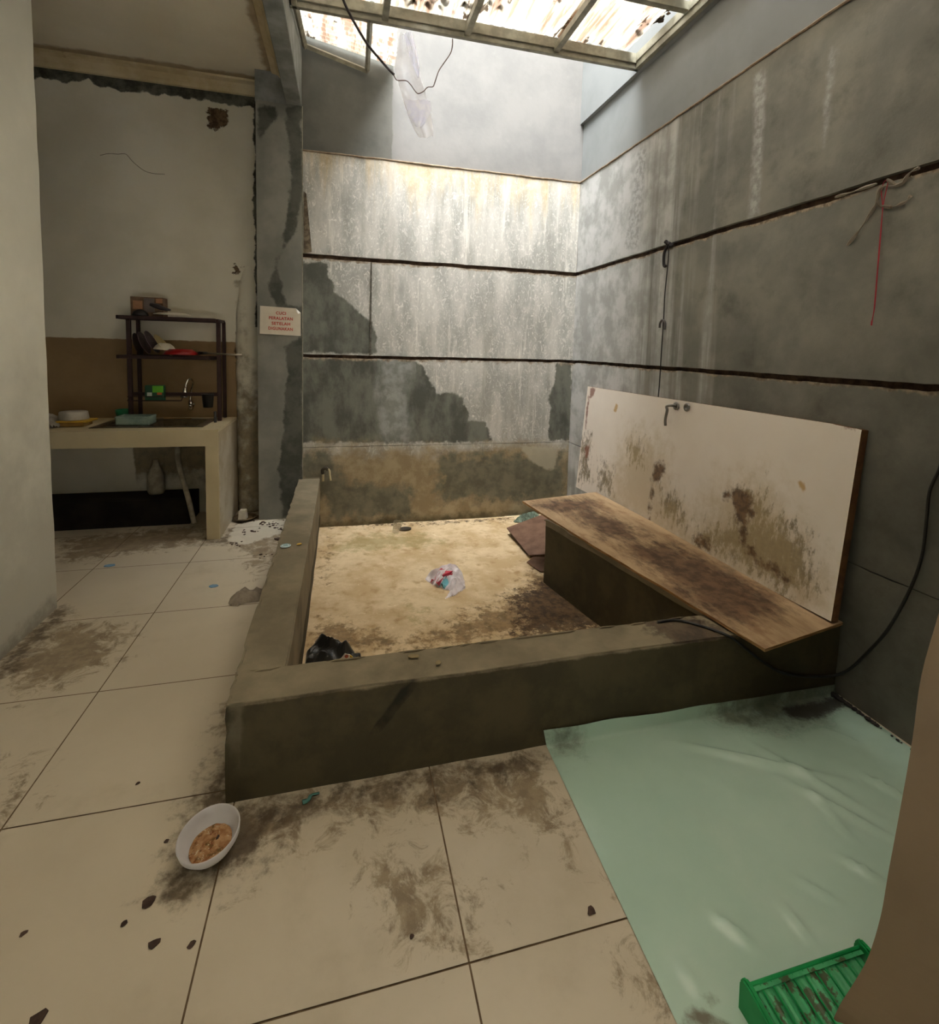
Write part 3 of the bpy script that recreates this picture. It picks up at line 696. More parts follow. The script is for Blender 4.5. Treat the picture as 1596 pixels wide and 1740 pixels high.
# ------------------------------------------------------------------ crumpled things
def crumple(bm, outline, z0, h, n=26, seed=0, axis='z', amp=.012, freq=18, dome=None, thick=None):
    """cloth or film lying on a floor: grid over the outline, lifted into folds"""
    sd = poly_sd(outline); xs = [p[0] for p in outline]; ys = [p[1] for p in outline]
    x0, x1, y0, y1 = min(xs), max(xs), min(ys), max(ys); nx = n; ny = max(6, int(n*(y1-y0)/(x1-x0)))
    vs_ = {}
    for i in range(nx+1):
        for j in range(ny+1):
            x = x0+(x1-x0)*i/nx; y = y0+(y1-y0)*j/ny; d = sd(x, y)
            if d < -.6*(x1-x0)/nx: continue
            k = min(1, max(0, d)/(.25*min(x1-x0, y1-y0)))
            k = math.sin(k*PI/2)
            rid = 1-abs(noise.noise(Vector((x*freq, y*freq, seed))))*2.2
            z = z0+.0025+h*k*(.55+.45*rid)+amp*max(0, rid)*(.3+.7*k)
            if d < .002: z = z0+.0012+amp*.12*max(0, rid)
            vs_[i, j] = bm.verts.new((x, y, z))
    for i in range(nx):
        for j in range(ny):
            q = [(i, j), (i+1, j), (i+1, j+1), (i, j+1)]
            if all(k in vs_ for k in q): bm.faces.new([vs_[k] for k in q])
    lone = [v for v in bm.verts if not v.link_faces]; bmesh.ops.delete(bm, geom=lone, context='VERTS')
    return bm
def solid(o, t=.002, off=1):
    m = o.modifiers.new('thickness', 'SOLIDIFY'); m.thickness = t; m.offset = off
    return o
# printed plastic bag
bag = empty('plastic_bag', at(757, 995, 'z', Z0), 'crumpled white plastic bag with red and blue print in the middle of the basin floor', 'plastic bag')
m_bag = translucent('crinkled_white_film', (240, 232, 234), (214, 204, 206), fac=.2, scale=14, rough=.3)
ol = pxpoly([(722, 985), (730, 975), (760, 968), (778, 966), (786, 975), (790, 990), (791, 1000), (775, 1012), (756, 1018), (766, 1005), (755, 1003), (742, 998), (728, 990)], 'z', Z0)
bm = B(); crumple(bm, ol, Z0, .050, n=48, seed=4, amp=.018, freq=17)
ob_ = obj('bag_body', bm, m_bag, bag, world=True)
def decal(parent, name, uvs, mat, lift=.006, target=None):
    """thin print patch laid on top of the bag body"""
    pts2 = [at(u, v, 'z', Z0+.035) for u, v in uvs]; bm = B()
    bm.faces.new([bm.verts.new(p) for p in pts2]); bmesh.ops.triangulate(bm, faces=bm.faces)
    for _ in range(3): bmesh.ops.subdivide_edges(bm, edges=bm.edges[:], cuts=1)
    o = obj(name, bm, mat, parent, world=True)
    return o
m_red = plain('faded_red_print', (206, 66, 84), .45); m_blueprint = plain('pale_blue_print', (120, 190, 204), .45); m_navy = plain('dark_print', (44, 46, 66), .45)
from mathutils.bvhtree import BVHTree
def drape(o, tgt, lift=.0015):
    """drop the print's points straight down onto the bag surface below them"""
    bv = BVHTree.FromPolygons([v.co.copy() for v in tgt.data.vertices], [p.vertices[:] for p in tgt.data.polygons])
    for v in o.data.vertices:
        h = bv.ray_cast(Vector((v.co.x, v.co.y, 1)), Vector((0, 0, -1)))
        v.co.z = (h[0].z if h[0] else v.co.z) + lift
for nm, uv, mt in (('red_stripe', [(731, 982), (762, 967), (768, 968), (735, 985)], m_red), ('red_stripe', [(737, 987), (769, 970), (774, 977), (743, 992)], m_red),
                   ('blue_print', [(746, 990), (768, 980), (769, 984), (757, 994)], m_blueprint), ('dark_lettering', [(752, 985), (757, 983), (759, 987), (754, 989)], m_navy), ('dark_lettering', [(761, 981), (767, 978), (769, 983), (764, 984)], m_navy)):
    o = decal(bag, nm, uv, mt); drape(o, ob_)
bm = B(); cc = at(753.5, 991.5, 'z', Z0+.03)
n = 20
for k in range(n):
    a, b = 2*PI*k/n, 2*PI*(k+1)/n
    q = [(math.cos(a)*.009, math.sin(a)*.009), (math.cos(b)*.009, math.sin(b)*.009), (math.cos(b)*.0045, math.sin(b)*.0045), (math.cos(a)*.0045, math.sin(a)*.0045)]
    bm.faces.new([bm.verts.new((cc.x+x*1.3, cc.y+y*1.5, cc.z)) for x, y in q])
o = obj('dark_lettering', bm, m_navy, bag, world=True); drape(o, ob_)
# black bag and packet
m_black = plain('black_plastic_film', (44, 44, 42), rough=.32, spec=.5, bump=.2)
ol = pxpoly([(517, 1135), (520, 1112), (530, 1104), (537, 1090), (552, 1092), (570, 1101), (595, 1104), (604, 1111), (613, 1112), (612, 1118), (600, 1117), (585, 1122), (560, 1126)], 'z', Z0)
bm = B(); crumple(bm, [(max(-.452, x), y) for x, y in ol], Z0, .055, n=34, seed=9, amp=.03, freq=11)
for v in bm.verts: v.co.x = max(v.co.x, TX1+.012)
o = obj('black_plastic_bag', bm, m_black); tag(o, 'crumpled black plastic bag in the near left corner of the basin', 'plastic bag')
pk = empty('snack_packet', at(586, 1120, 'z', -.02), 'small white and yellow snack packet beside the black plastic bag', 'packet')
ptw = [at(u, v, 'y', 1.262) for u, v in ((574, 1140), (574, 1127), (586, 1111), (595, 1113), (592, 1140))]
pty = [at(u, v, 'y', 1.262) for u, v in ((595, 1113), (600, 1117), (599, 1124), (597, 1140), (592, 1140))]
m_pkw = plain('white_packet_foil', (236, 228, 218), .4); m_pky = plain('yellow_packet_foil', (236, 190, 40), .4); m_pkr = plain('orange_red_spot', (196, 96, 70), .4)
bm = B(); prism(bm, ptw, (0, .006, -.001)); obj('packet_body', bm, m_pkw, pk, world=True)
bm = B(); prism(bm, pty, (0, .006, -.001)); obj('yellow_end', bm, m_pky, pk, world=True)
bm = B(); c_ = at(589, 1115.5, 'y', 1.2605); prism(bm, [c_+Vector((math.cos(a)*.0085, 0, math.sin(a)*.0085)) for a in [2*PI*i/14 for i in range(14)]], (0, .0015, 0)); obj('red_spot', bm, m_pkr, pk, world=True)
# green net cloth behind the ledge
m_net = plain('dusty_green_cloth', (122, 138, 120), .9, var=.3)
bm = B(); crumple(bm, pxpoly([(872, 888), (882, 879), (905, 874), (918, 878), (916, 884), (900, 890), (893, 898), (884, 898), (886, 890)], 'z', Z0), Z0, .022, n=44, seed=2, amp=.035, freq=38)
o = obj('green_cloth', bm, m_net); tag(o, 'small crumpled pale green cloth in the far right corner of the basin floor', 'cloth')
# clear bottle / cup at the drain
m_clear = translucent('grimy_clear_plastic', (214, 208, 190), (180, 170, 146), fac=.3, rough=.15, transp=.72)
cb = empty('plastic_cup', at(672, 905, 'z', Z0), 'squashed clear plastic cup lying by the drain at the foot of the back wall', 'cup')
bm = B(); Mc = Matrix.Translation(cb.location+Vector((-.0, 0, .0))) @ Matrix.Rotation(.25, 4, 'X') @ Matrix.Rotation(.2, 4, 'Y')
lathe(bm, [(.0, .002), (.026, .002), (.028, .02), (.034, .06), (.038, .10), (.040, .102), (.037, .10), (.033, .06), (.027, .02)], 20, Mc, sy=.8)
obj('cup_body', bm, m_clear, cb, smooth=True, world=True)
bm = B(); pts = at(688, 900, 'z', Z0); lathe(bm, [(0, 0), (.05, .0), (.055, .005), (.045, .006), (.04, .002), (0, .001)], 24, Matrix.Translation(pts+Vector((0, 0, .006))), sy=.7)
o = obj('floor_drain', bm, plain('dark_drain_metal', (60, 52, 40), .6)); tag(o, 'round dark drain grate set in the basin floor by the back wall', 'drain')
# tap on the end of the side wall
m_pvc = plain('aged_pvc', (188, 176, 140), .5); m_brass = plain('tarnished_tap_metal', (86, 80, 70), .4, metal=.8)
tp = empty('wall_tap', (-.44, 3.16, .317), 'short pvc pipe with dark tap where the basin side wall meets the back wall', 'tap')
bm = B(); x0 = at(549, 800, 'y', 3.15); tube(bm, [(x0.x, 3.155, .30), (x0.x, 3.155, .365)], .010, 12); obj('pipe', bm, m_pvc, tp, True, True)
bm = B(); tube(bm, smoothpath([(x0.x, 3.155, .36), (x0.x-.004, 3.155, .39), (x0.x+.012, 3.153, .405), (x0.x+.034, 3.15, .405)], 5), .014, 12); box(bm, x0.x+.026, x0.x+.040, 3.14, 3.16, .385, .412, .003); obj('tap_body', bm, m_brass, tp, True, True)
bm = B(); tube(bm, smoothpath([(x0.x+.04, 3.15, .40), (x0.x+.05, 3.148, .385), (x0.x+.053, 3.147, .35), (x0.x+.06, 3.146, .305)], 5), .008, 10); obj('hose_stub', bm, m_pvc, tp, True, True)
# things on the rim
m_lid = plain('white_lid_plastic', (222, 232, 230), .35); m_ring = plain('teal_ring_print', (90, 170, 180), .4)
p = at(485.5, 928, 'z', TH+.002); ld = empty('round_lid', p+Vector((0, 0, .001)), 'small round white lid with teal ring lying on the left rim of the basin', 'lid')
bm = B(); lathe(bm, [(0, 0), (.026, 0), (.0275, .0015), (.0265, .003), (0, .003)], 28); obj('lid_disc', bm, m_lid, ld)
bm = B(); lathe(bm, [(.021, .0032), (.0235, .0032), (.0235, .0042), (.021, .0042), (.021, .0032)], 28); box(bm, -.013, .013, -.008, -.005, .0032, .004); box(bm, -.011, .012, .0, .003, .0032, .004); box(bm, -.012, .009, .008, .010, .0032, .004); obj('teal_ring', bm, m_ring, ld)
def chip(name, u, v, z, r, mat, lab, cat, group=None, seed=1, flat=.25, el=1.6, rot=0, n=7):
    c = at(u, v, 'z', z); bm = B(); random.seed(seed); pts = []
    for k in range(n):
        a = 2*PI*k/n; rr = r*random.uniform(.7, 1.15)
        x, y = rr*el*math.cos(a), rr*math.sin(a); pts.append((x*math.cos(rot)-y*math.sin(rot), x*math.sin(rot)+y*math.cos(rot), 0))
    prism(bm, pts, (0, 0, r*flat)); bmesh.ops.bevel(bm, geom=bm.edges[:], offset=r*flat*.25, segments=1, affect='EDGES')
    o = obj(name, bm, mat); o.location = c+Vector((0, 0, .0012)); tag(o, lab, cat, group); return o
m_yel = plain('yellow_wrapper', (214, 176, 60), .5); m_teal = plain('teal_plastic', (70, 120, 112), .5); m_blu = plain('blue_wrapper_film', (118, 160, 196), .4)
m_tan = plain('tan_tile_chip', (146, 130, 92), .8)
chip('paper_scrap', 508.5, 925, TH+.003, .010, m_yel, 'tiny yellow wrapper scrap next to the round lid on the basin rim', 'scrap', el=1.8, rot=.5)
chip('tile_chip', 702, 1116, TH+.003, .013, m_tan, 'flat tan chip lying on the front rim nearer the inner edge', 'chip', el=2.0, seed=4)
chip('tile_chip', 745, 1128, TH+.003, .012, m_tan, 'squarish tan chip on the front rim nearer the outer edge', 'chip', seed=8, el=1.1, n=5, flat=.5)
chip('wrapper_scrap', 187, 962, .0, .022, m_blu, 'crumpled blue wrapper scrap farther back on the left floor tiles', 'scrap', seed=3)
chip('wrapper_scrap', 362, 997, .0, .020, m_blu, 'pale blue wrapper scrap on floor left of the grey rag', 'scrap', seed=12)
bm = B(); q = [at(u, v, 'z', .003) for u, v in ((514, 1364), (524, 1360), (529, 1352), (543, 1348))]; tube(bm, smoothpath(q, 5), [.008]*4+[.006]*6+[.004]*6, 8)
for v in bm.verts: v.co.z = max(.001, v.co.z*.6+.003)
o = obj('teal_scrap', bm, m_teal); tag(o, 'bent teal plastic scrap on the floor at the foot of the basin front', 'scrap')
m_spot = rmat('dark_dried_bits', (60, 46, 40), (84, 66, 56), scale=40, rough=.9)
sp = [(252, 1534, .013, 'largest dark oval bit on the tile below the bowl'), (211, 1570, .007, 'small dark bit left of the largest dark oval bit'), (261, 1605, .011, 'dark round bit straight below the largest dark oval bit'),
      (325, 1607, .008, 'small dark bit next to the joint line below the bowl'), (64, 1733, .014, 'dark oval bit at the bottom left corner of the floor'), (1005, 1549, .010, 'dark bit close to the left edge of the green sheet'),
      (40, 1587, .007, 'thin dark bit on the leftmost front tile'), (234, 1332, .006, 'tiny dark bit on the tile behind the bowl'), (700, 1592, .006, 'tiny dark bit on the brown stained front tile'), (283, 1430, .006, 'tiny dark bit just left of the bowl')]
for i, (u, v, r, lab) in enumerate(sp):
    chip('dried_leaf_bit', u, v, 0, r, m_spot, lab, 'debris', 'dark dried bits on the floor tiles', seed=20+i, flat=.18, el=1.25, rot=.6, n=9)
# grey rag by the side wall
m_rag = rmat('grey_floor_rag', (132, 120, 104), (150, 138, 120), scale=30, rough=.95, bump=.6, bscale=200)
bm = B(); olr = pxpoly([(388, 1026), (391, 1018), (412, 1000), (425, 1003), (446, 1001), (444, 1022), (410, 1026), (405, 1031), (392, 1030)], 'z', 0)
crumple(bm, [(min(-.632, x), y) for x, y in olr], 0, .022, n=36, seed=6, amp=.012, freq=16)
o = obj('floor_rag', bm, m_rag, smooth=True); tag(o, 'folded grey cleaning rag on the floor against the basin side wall', 'rag')
# bowl -----------------------------------------------------------------------
bc = at(361, 1453, 'z', 0); bc.z = 0
bowl = empty('bowl', (bc.x, bc.y, 0), 'white bowl with dried brown food leftovers standing on the floor tiles', 'bowl', rot=(0, 0, 0))
m_bowl = plain('white_melamine', (206, 203, 204), .3, var=.03)
Rb = .079; Mt = Matrix.Translation((0, 0, .008)) @ Matrix.Rotation(-.10, 4, 'Y') @ Matrix.Rotation(.10, 4, 'X')
bm = B(); lathe(bm, [(0, .004), (.030, .004), (.032, 0), (.036, 0), (.038, .006), (.060, .026), (.076, .050), (Rb, .068), (Rb-.0015, .0705), (Rb-.004, .068), (.072, .050), (.056, .029), (.034, .011), (0, .009)], 48, Mt)
obj('bowl_shell', bm, m_bowl, bowl, smooth=True)
m_food = rmat('dried_broth', (150, 104, 64), (184, 146, 106), scale=60, detail=8, rough=.35, bump=.4, local=True, layers=[
    dict(s=48, amp=.5, bias=-.04, soft=.05, c=(92, 74, 30), c2=(124, 62, 26), cs=70, max=.9), dict(s=80, amp=.5, bias=-.12, soft=.03, c=(206, 196, 168), max=.85, w=1)])
bm = B(); lathe(bm, [(0, .033), (.03, .033), (.0535, .030)], 40, Mt); bmesh.ops.subdivide_edges(bm, edges=bm.edges[:], cuts=2)
for v in bm.verts: v.co.z += .003*noise.noise(v.co*60)
obj('dried_food', bm, m_food, bowl, smooth=True)
bm = B(); blob(bm, (.012, .008, .040), .009, .5, seed=3); blob(bm, (.022, -.012, .037), .011, .4, seed=8); obj('dark_food_lump', bm, plain('black_food_lump', (50, 30, 24), .4), bowl)
# ------------------------------------------------------------------ green sheet on the floor
m_tarp = rmat('pale_green_plastic_sheet', (172, 200, 184), (182, 208, 192), scale=1.4, rough=.17, spec=.65, bump=.04, bscale=14, layers=[
    dict(s=3, amp=.5, bias=-.12, soft=.15, c=(190, 211, 196), max=.6),
    dict(a='grime', s=10, amp=.14, soft=.07, c=(70, 74, 58), c2=(100, 104, 84), cs=16, max=.85, r=.75, rough=.7),
    dict(a='mud', s=30, amp=.05, soft=.015, c=(40, 34, 28), max=.9, rough=.9, r=.8),
    dict(s=60, amp=.5, bias=-.37, soft=.02, c=(74, 70, 56), max=.8),
    dict(a='blot', s=16, amp=.03, soft=.01, c=(100, 82, 62), max=.85)])
A0 = at(930, 1278, 'z', 0); A0 = Vector((.425, .535, 0)); A1 = at(1150, 1740, 'z', 0)
bm = B(); nU, nV = 110, 90; g = []
dirL = (A1-A0); dirL = dirL/abs(dirL.y)
fr_ = [at(u, v, 'z', .01) for u, v in ((1440, 1420), (1300, 1330))]
def ridge(x, y):
    """folds fanning in from the right-hand side"""
    z = 0
    for (u0, v0, u1, v1, h_, wd) in ((1130, 1260, 1440, 1330, .010, .020), (1440, 1500, 1530, 1350, 0, .02), (1320, 1320, 1560, 1450, .008, .014), (1210, 1555, 1280, 1610, .012, .012),
                                     (1345, 1490, 1430, 1540, .008, .010), (1430, 1460, 1505, 1505, .012, .010), (1320, 1520, 1400, 1640, .007, .008), (1470, 1320, 1540, 1360, .014, .010), (1400, 1240, 1470, 1270, .008, .009), (1365, 1330, 1450, 1430, .008, .012), (1250, 1250, 1500, 1395, .007, .016), (1160, 1640, 1195, 1700, .008, .010)):
        if not h_: continue
        a, b = ridge.c.setdefault((u0, v0), (at(u0, v0, 'z', 0), at(u1, v1, 'z', 0)))
        dx, dy = b.x-a.x, b.y-a.y; L2 = dx*dx+dy*dy; t = ((x-a.x)*dx+(y-a.y)*dy)/L2; tc = max(0, min(1, t))
        d = math.hypot(x-a.x-dx*tc, y-a.y-dy*tc)*1.35; z += 1.5*h_*math.exp(-(d/wd)**2)*math.sin(PI*max(.08, min(.92, tc)))
    return z
ridge.c = {}
for i in range(nU+1):
    t = i/nU; y = A0.y+.003 - t*1.25
    r = []
    for j in range(nV+1):
        s = j/nV; xl = A0.x+dirL.x*(A0.y-y); xr = XR-.014
        x = xl+(xr-xl)*s; z = .003
        z += ridge(x, y) + .004*max(0, noise.noise(Vector((x*5, y*5, 1))))+.002*noise.noise(Vector((x*13+y*9, y*13, 1)))*s
        r.append(bm.verts.new((x, y, max(.0015, z))))
    g.append(r)
for i in range(nU):
    for j in range(nV): bm.faces.new((g[i][j], g[i+1][j], g[i+1][j+1], g[i][j+1]))
up = []
for k in range(1, 7):
    r = []
    for j in range(nV+1):
        s = j/nV; x = g[0][j].co.x; hh = (.060+.010*noise.noise(Vector((x*5, 0, 0))))*(1-.35*s)
        z = hh*k/6; x2 = A0.x-.012*k/6+(XR-.014-A0.x+.012*k/6)*s if s < 1 else x
        r.append(bm.verts.new((x2, TY0-.0045-.006*(1-k/6)**2, z+.002)))
    up.append(r)
prev = g[0]
for r in up:
    for j in range(nV): bm.faces.new((prev[j], prev[j+1], r[j+1], r[j]))
    prev = r
tarp = obj('plastic_floor_sheet', bm, m_tarp, smooth=True); tag(tarp, 'large glossy pale green plastic sheet spread on the floor along the right wall', 'plastic sheet')
attrs(tarp, {'grime': field([[(1180, 1200), (1300, 1180), (1420, 1165), (1440, 1190), (1400, 1215), (1330, 1235), (1290, 1220), (1200, 1215)], [(935, 1262), (975, 1255), (970, 1275), (940, 1275)], [(1190, 1205), (1330, 1205), (1310, 1240), (1250, 1235)]], 'z', 0),
             'mud': field([[(1330, 1205), (1400, 1192), (1425, 1180), (1440, 1200), (1390, 1222), (1345, 1222)], [(1400, 1160), (1430, 1165), (1480, 1200), (1430, 1190)], [(1440, 1185), (1520, 1225), (1560, 1262), (1500, 1228)]], 'z', 0),
             'blot': field([[(1195, 1697), (1212, 1692), (1222, 1703), (1216, 1718), (1200, 1715)], [(1160, 1720), (1200, 1722), (1240, 1745), (1150, 1745)]], 'z', 0)})
# black muck in the corner
bm = B(); random.seed(5)
for k in range(60):
    t = random.random(); p = at(1415, 1170, 'z', 0).lerp(at(1540, 1250, 'z', 0), t**1.6)
    blob(bm, (min(XR-.03, p.x+random.gauss(-.02, .015)), min(TY0-.02, p.y+random.gauss(-.02, .02)), .008), random.uniform(.004, .016)*(1-.5*t), .6, seed=k)
o = obj('corner_muck', bm, plain('wet_black_muck', (34, 30, 26), .7)); tag(o, 'black muck gathered along the foot of the right wall by the green sheet', 'muck', kind='stuff')
# leaf crumbs by the pillar
bm = B()
for k in range(70):
    u, v = random.choice([(452, 890), (465, 893), (440, 880), (470, 885), (478, 900), (425, 905), (455, 945), (400, 925)]); u += random.gauss(0, 9); v += random.gauss(0, 3)
    if u < 385 or (v < 878): continue
    p = at(u, v, 'z', .001)
    if p.x > -.64 or p.y > 3.14 and p.x > -.95: continue
    blob(bm, (p.x, p.y, .003), random.uniform(.004, .011), .35, seed=k)
o = obj('leaf_crumbs', bm, m_spot); tag(o, 'dark leaf crumbs scattered on the tiles at the foot of the pillar', 'debris', kind='stuff')
# green basket -----------------------------------------------------------------
m_gr = translucent('green_plastic', (40, 176, 100), (28, 152, 82), fac=.35, rough=.35)
m_grd = translucent('dirty_green_plastic', (96, 200, 140), (70, 176, 116), fac=.35, rough=.4, layers=[dict(s=26, bias=-.10, c=(84, 72, 48), max=.85)])
bk = empty('dish_basket', (.71, -.3, .012), 'dirty green plastic ribbed basket tray lying on the green plastic sheet', 'basket')
bm = B(); x0, x1, ya, yb_ = .565, .868, -.225, -.50
gridbm(bm, (x0, ya, .062), (x1-x0, 0, 0), (0, -.012, 0), 20, 1)
g2 = gridbm(bm, (x0+.01, ya-.004, .058), (x1-x0-.02, 0, 0), (0, -.27, -.050), 60, 12, disp=None)
for v in bm.verts:
    if v.co.z < .0575: v.co.z += .0035*math.sin((v.co.x-x0)*2*PI/.03)
ob2 = obj('ribbed_panel', bm, m_grd, bk, world=True); solid(ob2, .002)
for i in range(10):
    bm = B(); x = x0+.025+i*.028; tube(bm, [(x, ya-.004, .0625), (x, ya-.27, .0145)], .0022, 6); obj('rib', bm, m_gr, bk, world=True)
bm = B(); tube(bm, [(x0, ya, .063), (x1, ya, .063)], .0045, 8); obj('rim', bm, m_gr, bk, world=True)
for x in (x0, x1):
    bm = B(); s_ = -1 if x == x0 else 1
    pr = [(x, ya+.012, .0), (x, ya+.014, .06), (x, ya+.006, .078), (x, ya-.012, .080), (x, ya-.10, .060), (x, yb_, .05), (x, yb_, .0)]
    prism(bm, pr, (.014*s_, 0, 0)); bmesh.ops.bevel(bm, geom=bm.edges[:], offset=.004, segments=2, affect='EDGES'); obj('end_cheek', bm, m_gr, bk, world=True)
# ------------------------------------------------------------------ ropes, cables, hanging film
m_cable = plain('black_cable_rubber', (26, 24, 24), .5)
pp = [at(1118, 1057, 'z', TH+.006), at(1150, 1054, 'z', TH+.006), at(1190, 1063, 'z', TH+.006), at(1228, 1076, 'z', TH+.006), at(1246, 1086, 'y', TY0-.004)+Vector((0, 0, .002)), at(1268, 1103, 'y', TY0-.012), at(1300, 1127, 'y', TY0-.012), at(1328, 1143, 'y', TY0-.012), at(1365, 1149, 'y', TY0-.012), at(1410, 1149, 'y', TY0-.014), at(1442, 1138, 'x', XR-.016), at(1475, 1108, 'x', XR-.012), at(1510, 1068, 'x', XR-.012), at(1545, 1005, 'x', XR-.012), at(1567, 945, 'x', XR-.012), at(1575, 880, 'x', XR-.012), at(1580, 835, 'x', XR-.012), at(1597, 795, 'x', XR-.012), at(1610, 740, 'x', XR-.012), at(1618, 600, 'x', XR-.012)]
bm = B(); tube(bm, smoothpath(pp, 6), .0052, 8); o = obj('power_cable', bm, m_cable, smooth=True); tag(o, 'black cable sagging down the right wall and over the basin front rim', 'cable')
m_rope = plain('black_cloth_strap', (34, 28, 30), .8)
rp = empty('hanging_rope', at(1133, 415, 'x', XR-.012), 'black cord with knotted strap hanging from the joint in the right wall above the door', 'rope')
bm = B(); tube(bm, smoothpath([at(u, v, 'x', XR-.012) for u, v in ((1137, 418), (1135, 450), (1130, 500), (1128, 540), (1124, 600), (1121, 650), (1119, 672), (1118, 690))], 4), .0035, 8); obj('cord', bm, m_rope, rp, True, True)
bm = B(); tube(bm, smoothpath([at(u, v, 'x', XR-.014) for u, v in ((1134, 418), (1129, 430), (1128, 445), (1129, 452), (1132, 452))], 5), .009, 8); obj('strap_end', bm, m_rope, rp, True, True)
bm = B()
for u, v in ((1134, 413), (1138, 414), (1132, 411), (1141, 417)): blob(bm, at(u, v, 'x', XR-.012), .013, .9, seed=u)
obj('knot', bm, m_rope, rp, True, True)
bm = B(); tube(bm, smoothpath([at(u, v, 'x', XR-.014) for u, v in ((1121, 557), (1122, 549), (1126, 544), (1130, 548), (1129, 560))], 5), .007, 8); obj('hook', bm, plain('grey_hook_metal', (92, 88, 84), .5, metal=.5), rp, True, True)
bm = B(); m_string = plain('red_string_fibre', (170, 40, 56), .7)
tube(bm, smoothpath([at(u, v, 'x', XR-.010) for u, v in ((1482, 550), (1486, 520), (1491, 460), (1496, 400), (1501, 350), (1506, 325), (1509, 308), (1503, 309), (1498, 325), (1500, 350), (1497, 400), (1492, 460), (1487, 520), (1481, 549))], 4), .0016, 6)
tube(bm, [at(1482, 545, 'x', XR-.009), at(1481, 553, 'x', XR-.009)], .003, 6)
o = obj('red_string', bm, m_string); tag(o, 'thin red string looped over the upper joint of the right wall', 'string')
m_web = translucent('dusty_cobweb', (168, 158, 140), (140, 130, 112), fac=.4, transp=.35)
bm = B()
for st in (((1440, 417), (1465, 385), (1490, 345), (1500, 318), (1525, 315), (1550, 300)), ((1500, 350), (1520, 351), (1540, 342), (1549, 332)), ((1508, 305), (1530, 316), (1545, 295), (1562, 285)), ((1498, 316), (1490, 335), (1495, 350), (1515, 352)), ((1420, 335), (1450, 326), (1490, 312))):
    tube(bm, smoothpath([at(u, v, 'x', XR-.008) for u, v in st], 5), [.005+.003*math.sin(i) for i in range(5*(len(st)-1)+1)], 5)
o = obj('cobweb', bm, m_web); tag(o, 'dusty cobweb strands around the top of the red string', 'cobweb')
# wires at the roof opening
m_hose = plain('dark_hose_rubber', (56, 48, 50), .5)
bm = B(); tube(bm, smoothpath([at(578, -14, 'y', 2.0), at(590, 15, 'y', 2.05), at(606, 45, 'y', 2.12), at(625, 76, 'y', 2.2), at(645, 100, 'y', 2.27), at(660, 117, 'y', 2.3), at(670, 127, 'y', 2.3)], 6), .0075, 8); o = obj('hanging_hose', bm, m_hose, smooth=True); tag(o, 'thick dark hose hanging diagonally below the roof frame', 'hose')
m_wire = plain('brown_wire_sleeve', (104, 84, 80), .5)
bm = B(); tube(bm, smoothpath([at(u, v, 'y', 2.27) for u, v in ((669, 127), (675, 136), (690, 137), (698, 144), (705, 154), (711, 159), (720, 155), (727, 148), (736, 147), (740, 137), (746, 120), (756, 105), (766, 90), (769, 76), (769, 66))], 5), .0033, 8); o = obj('hanging_wire', bm, m_wire, smooth=True); tag(o, 'thin brown wire drooping in front of the clear plastic strip', 'wire')
m_film = translucent('clear_wrapping_film', (238, 238, 242), (220, 220, 226), fac=.5, rough=.15, transp=.3, scale=9)
m_film2 = translucent('doubled_wrapping_film', (236, 236, 250), (246, 246, 252), fac=.5, rough=.12, transp=.1, scale=20)
hf_ = empty('plastic_film_strip', at(690, 60, 'y', 2.36), 'torn strip of clear plastic film hanging from the roof frame', 'plastic film')
Lf = [(680, 56), (675, 90), (670, 112), (674, 128), (681, 150), (684, 168), (690, 188), (700, 212), (712, 234)]
Rt = [(700, 56), (708, 85), (713, 112), (717, 135), (723, 155), (726, 168), (731, 172), (733, 195), (738, 233)]
def strip(L_, R_, y, mat, nm, seed, amp=.02):
    bm = B(); g = []
    L2 = smoothpath([at(u, v, 'y', y) for u, v in L_], 4); R2 = smoothpath([at(u, v, 'y', y) for u, v in R_], 4)
    for a, b in zip(L2, R2):
        r = []
        for k in range(9):
            p = a.lerp(b, k/8); p.y += amp*noise.noise(Vector((k*.55, p.z*7, seed)))+.01*math.sin(k*.8); r.append(bm.verts.new(p))
        g.append(r)
    for i in range(len(g)-1):
        for k in range(8): bm.faces.new((g[i][k], g[i+1][k], g[i+1][k+1], g[i][k+1]))
    return obj(nm, bm, mat, hf_, True, True)
strip(Lf, Rt, 2.36, m_film, 'film', 1, .03)
strip([(686, 56), (692, 80), (700, 105), (709, 130)], [(700, 56), (707, 84), (713, 112), (712, 134)], 2.345, m_film2, 'folded_edge', 4, .01)
strip([(686, 168), (690, 185), (699, 203), (708, 215)], [(732, 172), (732, 188), (725, 205), (716, 217)], 2.345, m_film2, 'folded_tail', 7, .025)
# sign ---------------------------------------------------------------------------
SY = 3.164
sg = empty('wall_sign', at(477, 547, 'y', SY), 'white sign with red capital lettering fixed to the grey pillar', 'sign')
m_sign = plain('white_sign_board', (206, 196, 176), .6, var=.04); m_sred = plain('red_sign_lettering', (176, 62, 48), .6, var=.03)
q = [at(u, v, 'y', SY) for u, v in ((442, 519.5), (503, 524), (511, 532), (511, 571), (441.5, 567))]
bm = B(); prism(bm, q, (0, .005, 0)); obj('board', bm, m_sign, sg, world=True)
q = [at(u, v, 'y', SY-.003) for u, v in ((503, 524), (511, 531.5), (507, 533.5), (504, 530))]
bm = B(); v0, v1, v2, v3 = [bm.verts.new(p) for p in q]; v2.co.y -= .016; v3.co.y -= .010; bm.faces.new((v0, v1, v2, v3)); oc = obj('curled_corner', bm, plain('sign_back_paper', (232, 228, 216), .5), sg, world=True); solid(oc, .001); tag(oc, 'curled corner')
